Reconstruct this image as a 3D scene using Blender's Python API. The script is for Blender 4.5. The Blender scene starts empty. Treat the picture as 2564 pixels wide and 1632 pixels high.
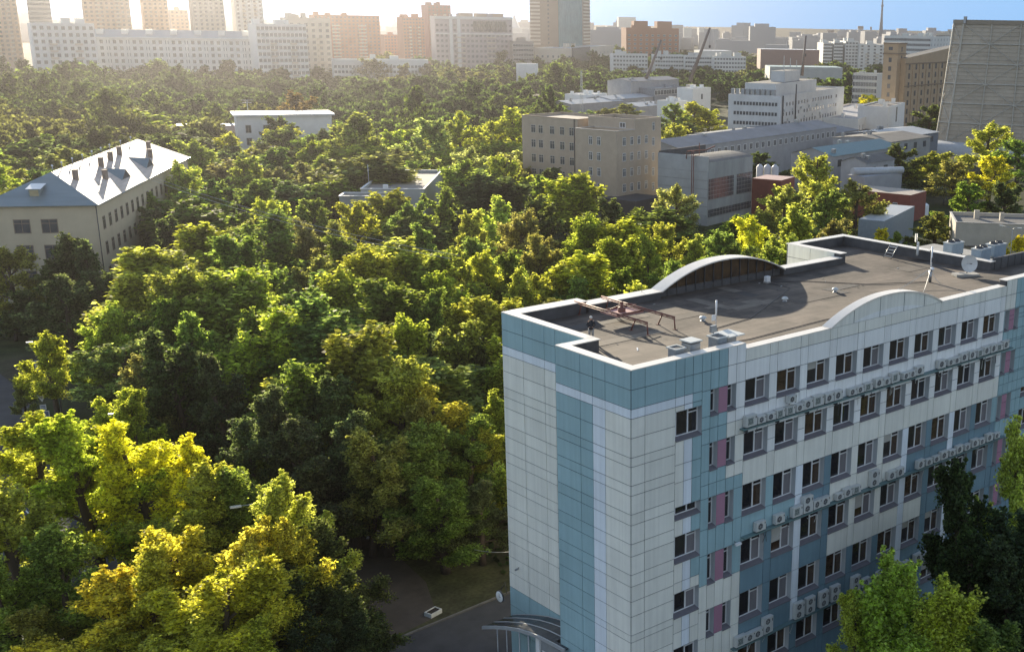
import bpy, bmesh, math, random
import numpy as np
from mathutils import Vector, Matrix
R = math.radians
scene = bpy.context.scene
C = scene.collection

# ---------------------------------------------------------------- camera
CAM = np.array([-43.0107, -50.9944, 47.0472])
ROT = np.array([[0.727246, -0.686178, 0.01652], [-0.1820282, -0.2160176, -0.9592717], [0.6617998, 0.6946194, -0.2820017]])            # rows: right, down, forward
FPX, CX, CY = (2959.92, 1752.09, 930.0)
cd = bpy.data.cameras.new('camera'); cam = bpy.data.objects.new('camera', cd); C.objects.link(cam)
cd.sensor_width = 36; cd.lens = FPX / 2564 * 36
cd.shift_x = -(CX - 1282) / 2564; cd.shift_y = (CY - 816) / 2564
cd.clip_start = 0.5; cd.clip_end = 30000
M = Matrix.Identity(4)
for i in range(3):
    M[i][0] = ROT[0][i]; M[i][1] = -ROT[1][i]; M[i][2] = -ROT[2][i]; M[i][3] = CAM[i]
cam.matrix_world = M
scene.camera = cam

# ---------------------------------------------------------------- sky, sun, exposure
SUN_EL, SUN_AZ = 12.0, 21.0       # azimuth from +Y towards +X
SKYS = 0.15; SKH = (1.9, 2.9, 4.2); SKZ = (0.9, 1.7, 3.6)
w = bpy.data.worlds.new('World'); scene.world = w; w.use_nodes = True
nt = w.node_tree; bg = nt.nodes['Background']
sky = nt.nodes.new('ShaderNodeTexSky'); sky.sky_type = 'NISHITA'; sky.sun_disc = False
sky.sun_elevation = R(SUN_EL); sky.sun_rotation = R(SUN_AZ)
sky.air_density = 1.3; sky.dust_density = 0.0; sky.ozone_density = 4.0; sky.altitude = 150
tcw = nt.nodes.new('ShaderNodeTexCoord'); sep = nt.nodes.new('ShaderNodeSeparateXYZ'); nt.links.new(tcw.outputs['Generated'], sep.inputs[0])
rmp = nt.nodes.new('ShaderNodeValToRGB'); rmp.color_ramp.elements[0].position = 0.0; rmp.color_ramp.elements[1].position = 1.0
for p_, c_ in ((0.05, (.55, 2.1, 4.4)), (0.12, (4.2, 4.2, 4.0)), (0.40, (1.7, 2.1, 2.6))):  # belt above the visible sky, brightened to lift the shaded facades
    e_ = rmp.color_ramp.elements.new(p_); e_.color = (*c_, 1)
rmp.color_ramp.elements[0].color = (.6, 2.2, 4.5, 1); rmp.color_ramp.elements[-1].color = (.25, .5, 1.1, 1); rmp.color_ramp.elements[-1].position = 1.0
nt.links.new(sep.outputs[2], rmp.inputs[0])
mxw = nt.nodes.new('ShaderNodeMixRGB'); mxw.inputs[0].default_value = 0.94
nt.links.new(sky.outputs[0], mxw.inputs[1]); nt.links.new(rmp.outputs[0], mxw.inputs[2])
mry = nt.nodes.new('ShaderNodeMapRange'); mry.inputs[1].default_value = -1; mry.inputs[2].default_value = .3; mry.inputs[3].default_value = .74; mry.inputs[4].default_value = 1.08  # sky dimmed towards the street side to darken that face
nt.links.new(sep.outputs[1], mry.inputs[0]); vmw = nt.nodes.new('ShaderNodeVectorMath'); vmw.operation = 'SCALE'
nt.links.new(mxw.outputs[0], vmw.inputs[0]); nt.links.new(mry.outputs[0], vmw.inputs['Scale']); nt.links.new(vmw.outputs[0], bg.inputs[0]); bg.inputs[1].default_value = SKYS
sl = bpy.data.lights.new('sun', 'SUN'); so = bpy.data.objects.new('sun', sl); C.objects.link(so)
sl.energy = 5.0; sl.angle = R(0.6); sl.color = (1.0, 0.87, 0.66)
sd = Vector((math.sin(R(SUN_AZ)) * math.cos(R(SUN_EL)), math.cos(R(SUN_AZ)) * math.cos(R(SUN_EL)), math.sin(R(SUN_EL))))
so.rotation_euler = sd.to_track_quat('Z', 'Y').to_euler()
scene.view_settings.view_transform = 'Standard'; scene.view_settings.look = 'None'
scene.view_settings.exposure = 1.5; scene.view_settings.gamma = 1.0
scene.cycles.use_denoising = True
scene.cycles.max_bounces = 6; scene.cycles.diffuse_bounces = 3; scene.cycles.transmission_bounces = 4
scene.cycles.volume_bounces = 0; scene.cycles.volume_max_steps = 64

# ---------------------------------------------------------------- camera geometry used to find where things stand
def ray(x, y): return ROT.T @ np.array([(x - CX) / FPX, (y - CY) / FPX, 1.0])
def atZ(x, y, z=0.0): d = ray(x, y); return CAM + (z - CAM[2]) / d[2] * d
def atD(x, y, D): d = ray(x, y); return CAM + D / math.hypot(d[0], d[1]) * d
def proj(p):
    v = ROT @ (np.array(p, float) - CAM); return CX + FPX * v[0] / v[2], CY + FPX * v[1] / v[2], v[2]
def T(x, y): return x * 1.06478, y * 1.06478

# ---------------------------------------------------------------- materials
MATS = {}
def mat(name, col, rough=0.7, var=0.12, scale=1.5, metal=0.0, bump=0.0, spec=0.4, col2=None, stretch=None, coord='Object', detail=4, isl=0.0):
    if name in MATS: return MATS[name]
    m = bpy.data.materials.new(name); m.use_nodes = True; n = m.node_tree; b = n.nodes['Principled BSDF']
    b.inputs['Roughness'].default_value = rough; b.inputs['Metallic'].default_value = metal
    b.inputs['Specular IOR Level'].default_value = spec
    tc = n.nodes.new('ShaderNodeTexCoord'); mp = n.nodes.new('ShaderNodeMapping')
    if stretch: mp.inputs['Scale'].default_value = stretch
    n.links.new(tc.outputs[coord], mp.inputs[0])
    nz = n.nodes.new('ShaderNodeTexNoise'); nz.inputs['Scale'].default_value = scale; nz.inputs['Detail'].default_value = detail
    nz.inputs['Roughness'].default_value = 0.65
    n.links.new(mp.outputs[0], nz.inputs['Vector'])
    cr = n.nodes.new('ShaderNodeValToRGB'); cr.color_ramp.elements[0].position = 0.3; cr.color_ramp.elements[1].position = 0.7
    c2 = col2 if col2 else tuple(min(1, c * (1 + var)) for c in col); c1 = col if col2 else tuple(c * (1 - var) for c in col)
    cr.color_ramp.elements[0].color = (*c1, 1); cr.color_ramp.elements[1].color = (*c2, 1)
    n.links.new(nz.outputs['Fac'], cr.inputs[0]); n.links.new(cr.outputs[0], b.inputs['Base Color'])
    if isl:
        geo = n.nodes.new('ShaderNodeNewGeometry'); mr = n.nodes.new('ShaderNodeMapRange'); mr.inputs[3].default_value = 1 - isl; mr.inputs[4].default_value = 1 + isl
        n.links.new(geo.outputs['Random Per Island'], mr.inputs[0]); mm = n.nodes.new('ShaderNodeVectorMath'); mm.operation = 'SCALE'
        n.links.new(cr.outputs[0], mm.inputs[0]); n.links.new(mr.outputs[0], mm.inputs['Scale'])
        # rain streaks: faint vertical grime
        m3 = n.nodes.new('ShaderNodeMapping'); m3.inputs['Scale'].default_value = (3.5, 3.5, .12); n.links.new(tc.outputs['Object'], m3.inputs[0])
        n3 = n.nodes.new('ShaderNodeTexNoise'); n3.inputs['Scale'].default_value = 1.0; n3.inputs['Detail'].default_value = 5; n.links.new(m3.outputs[0], n3.inputs['Vector'])
        r3 = n.nodes.new('ShaderNodeMapRange'); r3.inputs[1].default_value = .35; r3.inputs[2].default_value = .62; r3.inputs[3].default_value = .93; r3.inputs[4].default_value = 1.03; n.links.new(n3.outputs['Fac'], r3.inputs[0])
        m4 = n.nodes.new('ShaderNodeVectorMath'); m4.operation = 'SCALE'; n.links.new(mm.outputs[0], m4.inputs[0]); n.links.new(r3.outputs[0], m4.inputs['Scale']); n.links.new(m4.outputs[0], b.inputs['Base Color'])
    if bump:
        bp = n.nodes.new('ShaderNodeBump'); bp.inputs['Strength'].default_value = bump; bp.inputs['Distance'].default_value = 0.05
        n.links.new(nz.outputs['Fac'], bp.inputs['Height']); n.links.new(bp.outputs[0], b.inputs['Normal'])
    MATS[name] = m; return m

def glassm(name, col=(0.02, 0.022, 0.028), rough=0.06, scale=0.35, c2=(0.05, 0.045, 0.045)):
    m = mat(name, col, rough, 0, scale, 0, 0, 0.7, col2=c2); return m

teal = mat('teal_panel', (0.29, 0.43, 0.465), 0.42, 0.07, 0.35, isl=0.05)
ltblue = mat('ice_blue_panel', (0.70, 0.75, 0.80), 0.42, 0.05, 0.35, isl=0.05)
cream = mat('cream_panel', (0.73, 0.725, 0.66), 0.45, 0.06, 0.35, isl=0.05)
white_p = mat('white_panel', (0.76, 0.77, 0.76), 0.42, 0.05, 0.35, isl=0.05)
slate = mat('slate_panel', (0.16, 0.25, 0.30), 0.42, 0.08, 0.35, isl=0.05)
pink = mat('pink_panel', (0.36, 0.19, 0.26), 0.45, 0.06, 0.5)
seam = mat('joint_backing', (0.05, 0.06, 0.07), 0.8, 0.1)
reveal = mat('reveal_metal', (0.42, 0.45, 0.47), 0.4, 0.04)
sillm = mat('grey_sill', (0.16, 0.15, 0.165), 0.5, 0.08, 3)
capm = mat('parapet_cap', (0.72, 0.66, 0.58), 0.38, 0.06, 0.8, spec=0.6)
white_f = mat('white_frame', (0.72, 0.72, 0.72), 0.35, 0.03)
glass = glassm('window_glass')
curtain = mat('curtain', (0.18, 0.17, 0.18), 0.8, 0.25, 2.0, stretch=(9, 9, 0.2))
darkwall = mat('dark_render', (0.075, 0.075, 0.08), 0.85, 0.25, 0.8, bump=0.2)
metal_g = mat('grey_metal', (0.32, 0.33, 0.34), 0.4, 0.1, 3, metal=0.6)
metal_d = mat('dark_metal', (0.05, 0.05, 0.055), 0.5, 0.15, 3)
acw = mat('ac_white', (0.50, 0.51, 0.49), 0.45, 0.06, 4)
concrete = mat('concrete', (0.30, 0.29, 0.27), 0.85, 0.18, 0.6, bump=0.2)
asphalt = mat('asphalt', (0.045, 0.045, 0.048), 0.85, 0.25, 0.4, bump=0.25)
bark = mat('bark', (0.075, 0.055, 0.04), 0.9, 0.3, 3, bump=0.5, stretch=(3, 3, .6))
rust = mat('red_primer', (0.16, 0.06, 0.045), 0.6, 0.25, 2.5)

# ---------------------------------------------------------------- mesh builder
class MB:
    def __init__(s): s.v = []; s.f = []; s.m = []; s.ms = []; s.sm = []
    def mi(s, m):
        if m not in s.ms: s.ms.append(m)
        return s.ms.index(m)
    def poly(s, pts, m, smooth=False):
        k = len(s.v); s.v += [tuple(float(c) for c in p) for p in pts]; s.f.append(list(range(k, k + len(pts)))); s.m.append(s.mi(m)); s.sm.append(smooth)
    def box(s, x0, x1, y0, y1, z0, z1, m, top=None):
        k = len(s.v)
        s.v += [(x0, y0, z0), (x1, y0, z0), (x1, y1, z0), (x0, y1, z0), (x0, y0, z1), (x1, y0, z1), (x1, y1, z1), (x0, y1, z1)]
        for i, q in enumerate([(3, 2, 1, 0), (4, 5, 6, 7), (0, 1, 5, 4), (1, 2, 6, 5), (2, 3, 7, 6), (3, 0, 4, 7)]):
            s.f.append([k + a for a in q]); s.m.append(s.mi(top if (top and i == 1) else m)); s.sm.append(False)
        return s
    def obox(s, c, u, v, wv, a, b, cc, m):        # oriented box: centre, three unit axes, half sizes
        c, u, v, wv = [np.array(t, float) for t in (c, u, v, wv)]
        P = [c + sx * a * u + sy * b * v + sz * cc * wv for sz in (-1, 1) for sx, sy in ((-1, -1), (1, -1), (1, 1), (-1, 1))]
        k = len(s.v); s.v += [tuple(p) for p in P]
        for q in [(3, 2, 1, 0), (4, 5, 6, 7), (0, 1, 5, 4), (1, 2, 6, 5), (2, 3, 7, 6), (3, 0, 4, 7)]:
            s.f.append([k + t for t in q]); s.m.append(s.mi(m)); s.sm.append(False)
        return s
    def prism(s, pts, z0, z1, m, top=None):
        n = len(pts); k = len(s.v)
        s.v += [(p[0], p[1], z0) for p in pts] + [(p[0], p[1], z1) for p in pts]
        for i in range(n):
            j = (i + 1) % n; s.f.append([k + i, k + j, k + n + j, k + n + i]); s.m.append(s.mi(m)); s.sm.append(False)
        s.f.append([k + n + i for i in range(n)]); s.m.append(s.mi(top or m)); s.sm.append(False)
        s.f.append([k + i for i in reversed(range(n))]); s.m.append(s.mi(m)); s.sm.append(False)
        return s
    def tube(s, pts, r, m, n=6, caps=True):
        pts = [np.array(p, float) for p in pts]; rs = r if isinstance(r, (list, tuple)) else [r] * len(pts)
        k = len(s.v)
        for i, p in enumerate(pts):
            d = pts[min(i + 1, len(pts) - 1)] - pts[max(i - 1, 0)]; d = d / (np.linalg.norm(d) + 1e-9)
            a = np.array([0, 0, 1.0]) if abs(d[2]) < 0.9 else np.array([1.0, 0, 0])
            u = np.cross(a, d); u /= np.linalg.norm(u); v = np.cross(d, u)
            for j in range(n):
                t = 2 * math.pi * j / n; s.v.append(tuple(p + rs[i] * (math.cos(t) * u + math.sin(t) * v)))
        for i in range(len(pts) - 1):
            for j in range(n):
                j2 = (j + 1) % n; s.f.append([k + i * n + j, k + i * n + j2, k + (i + 1) * n + j2, k + (i + 1) * n + j]); s.m.append(s.mi(m)); s.sm.append(n > 5)
        if caps:
            s.f.append([k + j for j in reversed(range(n))]); s.m.append(s.mi(m)); s.sm.append(False)
            e = k + (len(pts) - 1) * n; s.f.append([e + j for j in range(n)]); s.m.append(s.mi(m)); s.sm.append(False)
        return s
    def lathe(s, c, prof, m, n=16):
        k = len(s.v)
        for r, z in prof:
            for j in range(n): t = 2 * math.pi * j / n; s.v.append((c[0] + r * math.cos(t), c[1] + r * math.sin(t), c[2] + z))
        for i in range(len(prof) - 1):
            for j in range(n):
                j2 = (j + 1) % n; s.f.append([k + i * n + j, k + i * n + j2, k + (i + 1) * n + j2, k + (i + 1) * n + j]); s.m.append(s.mi(m)); s.sm.append(True)
        return s
    def mesh(s, name):
        me = bpy.data.meshes.new(name); me.from_pydata(s.v, [], s.f); me.update()
        for m in s.ms: me.materials.append(m)
        me.polygons.foreach_set('material_index', s.m); me.polygons.foreach_set('use_smooth', s.sm)
        return me
    def obj(s, name, parent=None, label=None, cat=None, group=None, kind=None):
        o = bpy.data.objects.new(name, s.mesh(name)); C.objects.link(o)
        if parent: o.parent = parent
        return tag(o, label, cat, group, kind)
def tag(o, label=None, cat=None, group=None, kind=None):
    for k, v in (('label', label), ('category', cat), ('group', group), ('kind', kind)):
        if v: o[k] = v
    return o
def empty(name, loc, label, cat, rz=0, group=None):
    o = bpy.data.objects.new(name, None); C.objects.link(o); o.location = tuple(float(c) for c in loc); o.rotation_euler = (0, 0, rz)
    o.empty_display_size = 0.2
    return tag(o, label, cat, group)
def place(name, me, parent, M4=None, loc=None, rz=0):
    o = bpy.data.objects.new(name, me); C.objects.link(o); o.parent = parent
    if M4 is not None: o.matrix_local = M4
    else: o.location = loc or (0, 0, 0); o.rotation_euler = (0, 0, rz)
    return o
def copy_tree(root, loc, rz, label=None, group=None, scale=None):
    r = root.copy(); C.objects.link(r); r.location = tuple(float(c) for c in loc); r.rotation_euler = (0, 0, rz)
    if scale: r.scale = scale
    if label: r['label'] = label
    if group: r['group'] = group
    for ch in list(root.children):
        c = ch.copy(); C.objects.link(c); c.parent = r
        for g in list(ch.children): d = g.copy(); C.objects.link(d); d.parent = c
    return r
ORD = ['first', 'second', 'third', 'fourth', 'fifth', 'sixth', 'seventh', 'eighth', 'ninth', 'tenth', 'eleventh', 'twelfth', 'thirteenth', 'fourteenth', 'fifteenth', 'sixteenth', 'seventeenth', 'eighteenth', 'nineteenth', 'twentieth']

# ================================================================ MAIN BUILDING (panel-clad clinic)
H0 = 27.5
clinic = empty('office_block', (0, 0, 0), 'large block clad in teal, cream and pale blue panels with arched parapets in the foreground', 'building')
WT = [25.0, 21.35, 17.71, 13.65, 9.76, 5.70]          # window opening tops
WB = [23.22, 19.5, 15.53, 11.54, 7.57, 3.5]           # bottoms
COLS = [9.63 + 3.02 * k for k in range(10)]; WW = 2.27
REC = 0.42
def panel_wall(mb, O, u, n, us, zs, colf, openings, g=0.022, dep=0.035):
    """cladding cells over a dark backing; openings = (u0,u1,z0,z1)"""
    O, u, n = np.array(O, float), np.array(u, float), np.array(n, float); Z = np.array([0, 0, 1.0])
    def P(a, z, d): return O + u * a + Z * z + n * d
    for i in range(len(us) - 1):
        for j in range(len(zs) - 1):
            a0, a1, z0, z1 = us[i], us[i + 1], zs[j], zs[j + 1]
            ca, cz = (a0 + a1) / 2, (z0 + z1) / 2
            if any(o[0] < ca < o[1] and o[2] < cz < o[3] for o in openings): continue
            mb.poly([P(a0, z0, 0), P(a1, z0, 0), P(a1, z1, 0), P(a0, z1, 0)], seam)
            m = colf(ca, cz)
            if m is None: continue
            q = [(a0 + g, z0 + g), (a1 - g, z0 + g), (a1 - g, z1 - g), (a0 + g, z1 - g)]
            mb.poly([P(a, z, dep) for a, z in q], m)
            for k in range(4):
                k2 = (k + 1) % 4; mb.poly([P(*q[k], 0), P(*q[k2], 0), P(*q[k2], dep), P(*q[k], dep)], m)
    for (a0, a1, z0, z1) in openings:
        d = -REC
        mb.poly([P(a0, z0, dep), P(a0, z0, d), P(a0, z1, d), P(a0, z1, dep)], reveal)
        mb.poly([P(a1, z0, dep), P(a1, z1, dep), P(a1, z1, d), P(a1, z0, d)], reveal)
        mb.poly([P(a0, z1, dep), P(a0, z1, d), P(a1, z1, d), P(a1, z1, dep)], reveal)

# --- right (street) face, y = 0 plane, outward normal -y
MAINZ = sorted(set([0.0, 1.2, 3.5] + WT + WB + [25.85 + 0.4]))
mainopen = [(c, c + WW, b, t) for c in COLS for b, t in zip(WB, WT)]
cols_u = [9.63]
for c in COLS: cols_u += [c, c + WW]
cols_u = sorted(set(cols_u + [39.8]))
def main_col(a, z):
    if z > 26.2: return cream if z > 26.25 else white_p
    if z > 18.6: return white_p if z > 22.5 else (white_p if z > 19.6 else cream)
    strips = [(15.0, 15.66), (27.0, 27.55), (33.0, 33.6)]
    if any(s0 < a < s1 for s0, s1 in strips) and z > 6: return ltblue
    if z > 15.6: return teal if a < 15 else (slate if a < 18.6 else (cream if a < 26.95 else (slate if a < 36.5 else teal)))
    if z > 13.7: return teal if a < 15 else (slate if a < 18.6 else (cream if a < 27 else slate))
    if z > 10.0: return slate if a < 18.6 else (cream if a < 30 else slate)
    return slate
mb = MB()
panel_wall(mb, (0, 0, 0), (1, 0, 0), (0, -1, 0), [u for u in cols_u], sorted(set([0.0] + MAINZ + [27.08, 24.2 - 0.9, 20.4])), main_col, mainopen)
# corner region
CZ = [0, 1.6, 3.2, 4.3, 6.2, 7.0, 8.3] + [H0 - d for d in (17.9, 17.4, 16.1, 15.07, 14.03, 13.23, 11.99, 11.16, 9.91, 9.2, 7.97, 7.32, 6.11, 5.52, 4.28, 3.05, 2.46, 1.25, 0)]
CZ = sorted(CZ)
def corner_col(a, z):
    if z > H0 - 2.46: return teal
    if z > H0 - 3.05: return ltblue
    return cream
panel_wall(mb, (0, 0, 0), (1, 0, 0), (0, -1, 0), [0.0, 1.07, 3.55], CZ, corner_col, [])
SW = [(22.23, 24.1), (16.94, 17.75), (13.92, 15.75), (10.04, 11.75), (5.95, 7.75), (1.6, 3.6)]
SZ = sorted(set([0.0] + [z for p in SW for z in p] + [H0, H0 - 1.25, H0 - 2.46, H0 - 3.05, 20.6, 19.4, 8.9, 12.5]))
def stair_col(a, z):
    if z > H0 - 2.46: return teal
    if z > H0 - 3.05: return ltblue if a < 5.0 else teal
    if a < 4.29: return cream
    if a < 5.0: return ltblue
    return teal if z > 12.4 else cream
panel_wall(mb, (0, 0, 0), (1, 0, 0), (0, -1, 0), [3.55, 4.29, 5.0, 5.79], SZ, stair_col, [(3.55, 5.79, a, b) for a, b in SW])
PZ0 = [23.25, 19.55, 15.5, 11.5, 7.6, 3.6]; PZ1 = [24.97, 21.4, 17.66, 13.66, 9.62, 5.6]
PZ = sorted(set([0.0] + PZ0 + PZ1 + [H0, 26.25, 18.6, 22.4]))
pop = [(s, e, a, b) for a, b in zip(PZ0, PZ1) for s, e in ((6.52, 7.23), (8.04, 8.81))]
def pink_col(a, z):
    inwin = any(p0 < z < p1 for p0, p1 in zip(PZ0, PZ1))
    if 7.23 < a < 8.04 and inwin: return pink
    if a > 8.04: return (white_p if z > 22.4 else (cream if z > 18.6 else (teal if z > 11.6 else cream)))
    return teal if z > 11.45 else cream
panel_wall(mb, (0, 0, 0), (1, 0, 0), (0, -1, 0), [5.79, 6.52, 7.23, 8.04, 8.81, 9.63], PZ, pink_col, pop)
RX = 39.8
pop2 = [(s, e, a, b) for a, b in zip(PZ0, PZ1) for s, e in ((39.9, 40.55), (41.3, 41.95))]
def end_col(a, z):
    inwin = any(p0 < z < p1 for p0, p1 in zip(PZ0, PZ1))
    if 40.55 < a < 41.3 and inwin: return pink
    if a < 41.0 and z > 25: return cream
    return teal if z > 11 else slate
sw2 = [(43.4, 45.6, a, b) for a, b in SW]
panel_wall(mb, (0, 0, 0), (1, 0, 0), (0, -1, 0), [39.8, 39.9, 40.55, 41.3, 41.95, 42.7, 43.4, 45.6, 48.0, 52.0], sorted(set(PZ + SZ)), end_col, pop2 + sw2)
# pediment arch on the street face
def arch_z(x, x0, x1, zb, rise):
    t = (x - x0) / (x1 - x0) * 2 - 1
    return zb + rise * max(0.0, 1 - abs(t) ** 2.15) if abs(t) < 1 else zb
AX0, AX1 = 17.9, 30.9
N = 40
for k in range(N):
    xa, xb = AX0 + (AX1 - AX0) * k / N, AX0 + (AX1 - AX0) * (k + 1) / N
    za, zb_ = arch_z(xa, AX0, AX1, 27.08, 1.52), arch_z(xb, AX0, AX1, 27.08, 1.52)
    ia, ib = arch_z(xa, AX0 + .5, AX1 - .5, 26.6, 0.95) if k else 26.6, arch_z(xb, AX0 + .5, AX1 - .5, 26.6, .95)
    ia = max(27.08, ia) if ia > 27.08 else 27.08; ib = max(27.08, ib) if ib > 27.08 else 27.08
    mb.poly([(xa, -.035, 27.08), (xb, -.035, 27.08), (xb, -.035, ib), (xa, -.035, ia)], white_p)
    mb.poly([(xa, -.035, ia), (xb, -.035, ib), (xb, -.035, zb_), (xa, -.035, za)], cream)
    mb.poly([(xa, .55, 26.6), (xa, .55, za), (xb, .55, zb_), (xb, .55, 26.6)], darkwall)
for xs in (20.4, 23.3, 26.1, 28.6):
    mb.box(xs - .02, xs + .02, -.045, -.03, 27.08, arch_z(xs, AX0, AX1, 27.08, 1.5), seam)
# --- left faces
def lcol(a, z):
    if z > H0 - 2.46: return teal
    if z > H0 - 3.05: return ltblue
    return cream if a < 2.4 else (ltblue if a < 3.62 else teal)
panel_wall(mb, (0, 7.38, 0), (0, -1, 0), (-1, 0, 0), [7.38 - a for a in (7.38, 4.86, 3.62, 2.4, 0)], CZ, lambda a, z: lcol(7.38 - a, z), [])
mb.box(.0, 2.42, 7.38 - .001, 7.40, 0, H0, teal)
SBZ = [0, 3, 4.9] + [H0 - d for d in (21.1, 19.9, 18.6, 17.4, 16.6, 15.4, 14.5, 13.23, 12.5, 11.16, 10.4, 9.2, 8.3, 7.0, 6.2, 5.5, 4.28, 3.05, 2.42, 1.25, 0)]
SBZ = sorted(SBZ)
def sbcol(a, z):
    if z > H0 - 2.42: return teal
    if z > H0 - 3.05: return ltblue
    return teal if z < H0 - 21.1 else cream
panel_wall(mb, (2.42, 16.9, 0), (0, -1, 0), (-1, 0, 0), [0, 2.5, 5.0, 6.23, 9.52], SBZ, sbcol, [])
# rear walls (face +y) and wing, plain panels
RZ = [0, 4, 8, 12, 16, 20, 24, 26.3, H0]
panel_wall(mb, (38.2, 16.9, 0), (-1, 0, 0), (0, 1, 0), [0, 6, 12, 18, 24, 29.1], RZ[:-1] + [27.12], lambda a, z: cream, [])
panel_wall(mb, (9.1, 16.9, 0), (-1, 0, 0), (0, 1, 0), [0, 3.3, 6.68], RZ[:-1] + [27.42], lambda a, z: cream, [])
panel_wall(mb, (38.2, 22.6, 0), (0, -1, 0), (-1, 0, 0), [0, 2.8, 5.7], RZ, lambda a, z: cream, [])
panel_wall(mb, (46.3, 22.7, 0), (-1, 0, 0), (0, 1, 0), [0, 4, 8.1], RZ, lambda a, z: cream, [])
panel_wall(mb, (46.34, 5.5, 0), (0, 1, 0), (1, 0, 0), [0, 6, 12, 17.2], RZ, lambda a, z: cream, [])
wall = mb.obj('wall', clinic)

# --- windows: one mesh of glass, a frame and a sill as sub-parts
gl_refl = glassm('glass_brown_reflection', (.025, .018, .014), .07, 2.2, (.085, .052, .032)); gl_k = glassm('glass_black', (.012, .012, .015), .05, .5, (.03, .03, .035)); blind = mat('white_blind', (.42, .41, .38), .7, .1, 1, stretch=(.2, .2, 30))  # brown panes: reflected trees painted into the glass colour
def win_meshes(wd, ht, small=False, vr=0):
    gsel = (gl_refl, gl_k, glass, gl_k)[vr % 4]
    g = MB(); f = MB(); s = MB(); t = 0.07
    n1, n2 = wd * 0.155, wd * 0.60
    g.poly([(0, 0, 0), (wd, 0, 0), (wd, 0, ht), (0, 0, ht)], gsel)
    if not small and ht > 1.2:
        if vr != 5: g.poly([(n2 + .05, -.004, 0), (wd, -.004, 0), (wd, -.004, ht * .74), (n2 + .05, -.004, ht * .74)], curtain if vr % 3 else gl_refl)
        if vr in (4, 6): g.poly([(n1, -.005, ht * (.35 if vr == 4 else .6)), (n2, -.005, ht * (.35 if vr == 4 else .6)), (n2, -.005, ht), (n1, -.005, ht)], blind)
    for a, b, z0, z1 in [(0, wd, 0, t), (0, wd, ht - t, ht), (0, t, t, ht - t), (wd - t, wd, t, ht - t)]:
        f.box(a, b, -.07, -.008, z0, z1, white_f)
    if small:
        f.box(t, wd - t, -.066, -.008, ht * .74, ht * .74 + .06, white_f)
    else:
        f.box(n1, n1 + .07, -.066, -.008, t, ht - t, white_f); f.box(n2, n2 + .09, -.066, -.008, t, ht - t, white_f)
        if ht > 1.2:
            f.box(t, n1, -.062, -.008, ht * .76, ht * .76 + .07, white_f); f.box(n2 + .09, wd - t, -.062, -.008, ht * .76, ht * .76 + .07, white_f)
    s.poly([(0, -.07, .02), (0, -REC - .1, -.10), (wd, -REC - .1, -.10), (wd, -.07, .02)], sillm)
    s.poly([(0, -REC - .1, -.10), (0, -REC - .1, -.16), (wd, -REC - .1, -.16), (wd, -REC - .1, -.10)], sillm)
    s.poly([(0, -REC - .1, -.16), (0, -REC, -.16), (wd, -REC, -.16), (wd, -REC - .1, -.16)], sillm)
    return g.mesh('window'), f.mesh('frame'), s.mesh('sill')
WM = {}
wrnd = random.Random(8)
def put_window(x, z0, wd, ht, small=False, lift=0.10):
    vr = wrnd.choice([0, 0, 1, 1, 1, 2, 3, 3, 4, 5, 6]) if not small else 2
    k = (round(wd, 2), round(ht, 2), small, vr)
    if k not in WM: WM[k] = win_meshes(wd, ht - 0.10, small, vr)
    g, f, s = WM[k]
    o = place('window', g, clinic, loc=(x, REC, z0 + lift)); place('frame', f, o); place('sill', s, o)
for c in COLS:
    for b, t in zip(WB, WT): put_window(c, b, WW, t - b)
for a, b in SW: put_window(3.55, a, 2.24, b - a); put_window(43.4, a, 2.2, b - a)
for a, b in zip(PZ0, PZ1):
    for s, e in ((6.52, 7.23), (8.04, 8.81), (39.9, 40.55), (41.3, 41.95)): put_window(s, a, e - s, b - a, True)

# --- roof deck
RZD = 26.6
def roofmat():
    m = mat('roof_felt', (0.060, 0.048, 0.040), 0.9, 0.3, 0.35, bump=0.15, col2=(0.140, 0.112, 0.090), detail=8)
    n = m.node_tree; b = n.nodes['Principled BSDF']
    src = b.inputs['Base Color'].links[0].from_socket
    tc = n.nodes.new('ShaderNodeTexCoord')
    wv = n.nodes.new('ShaderNodeTexBrick'); wv.inputs['Scale'].default_value = 1.0; wv.inputs['Mortar Size'].default_value = 0.03
    wv.inputs['Brick Width'].default_value = 9; wv.inputs['Row Height'].default_value = 1.0
    wv.inputs['Color1'].default_value = (0.82, .82, .82, 1); wv.inputs['Color2'].default_value = (1.15, 1.12, 1.1, 1); wv.inputs['Mortar'].default_value = (0.45, .45, .45, 1)
    n.links.new(tc.outputs['Object'], wv.inputs['Vector'])
    mx = n.nodes.new('ShaderNodeMixRGB'); mx.blend_type = 'MULTIPLY'; mx.inputs[0].default_value = 1
    n.links.new(src, mx.inputs[1]); n.links.new(wv.outputs['Color'], mx.inputs[2])
    # dark damp stains
    nz = n.nodes.new('ShaderNodeTexNoise'); nz.inputs['Scale'].default_value = 0.22; nz.inputs['Detail'].default_value = 7; nz.inputs['Roughness'].default_value = .7
    n.links.new(tc.outputs['Object'], nz.inputs['Vector'])
    cr = n.nodes.new('ShaderNodeValToRGB'); cr.color_ramp.elements[0].position = .50; cr.color_ramp.elements[1].position = .66
    cr.color_ramp.elements[0].color = (1, 1, 1, 1); cr.color_ramp.elements[1].color = (.30, .29, .30, 1)
    n.links.new(nz.outputs['Fac'], cr.inputs[0])
    m2 = n.nodes.new('ShaderNodeMixRGB'); m2.blend_type = 'MULTIPLY'; m2.inputs[0].default_value = 1
    n.links.new(mx.outputs[0], m2.inputs[1]); n.links.new(cr.outputs[0], m2.inputs[2]); n.links.new(m2.outputs[0], b.inputs['Base Color'])
    return m
roofm = roofmat()
rb = MB()
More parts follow.
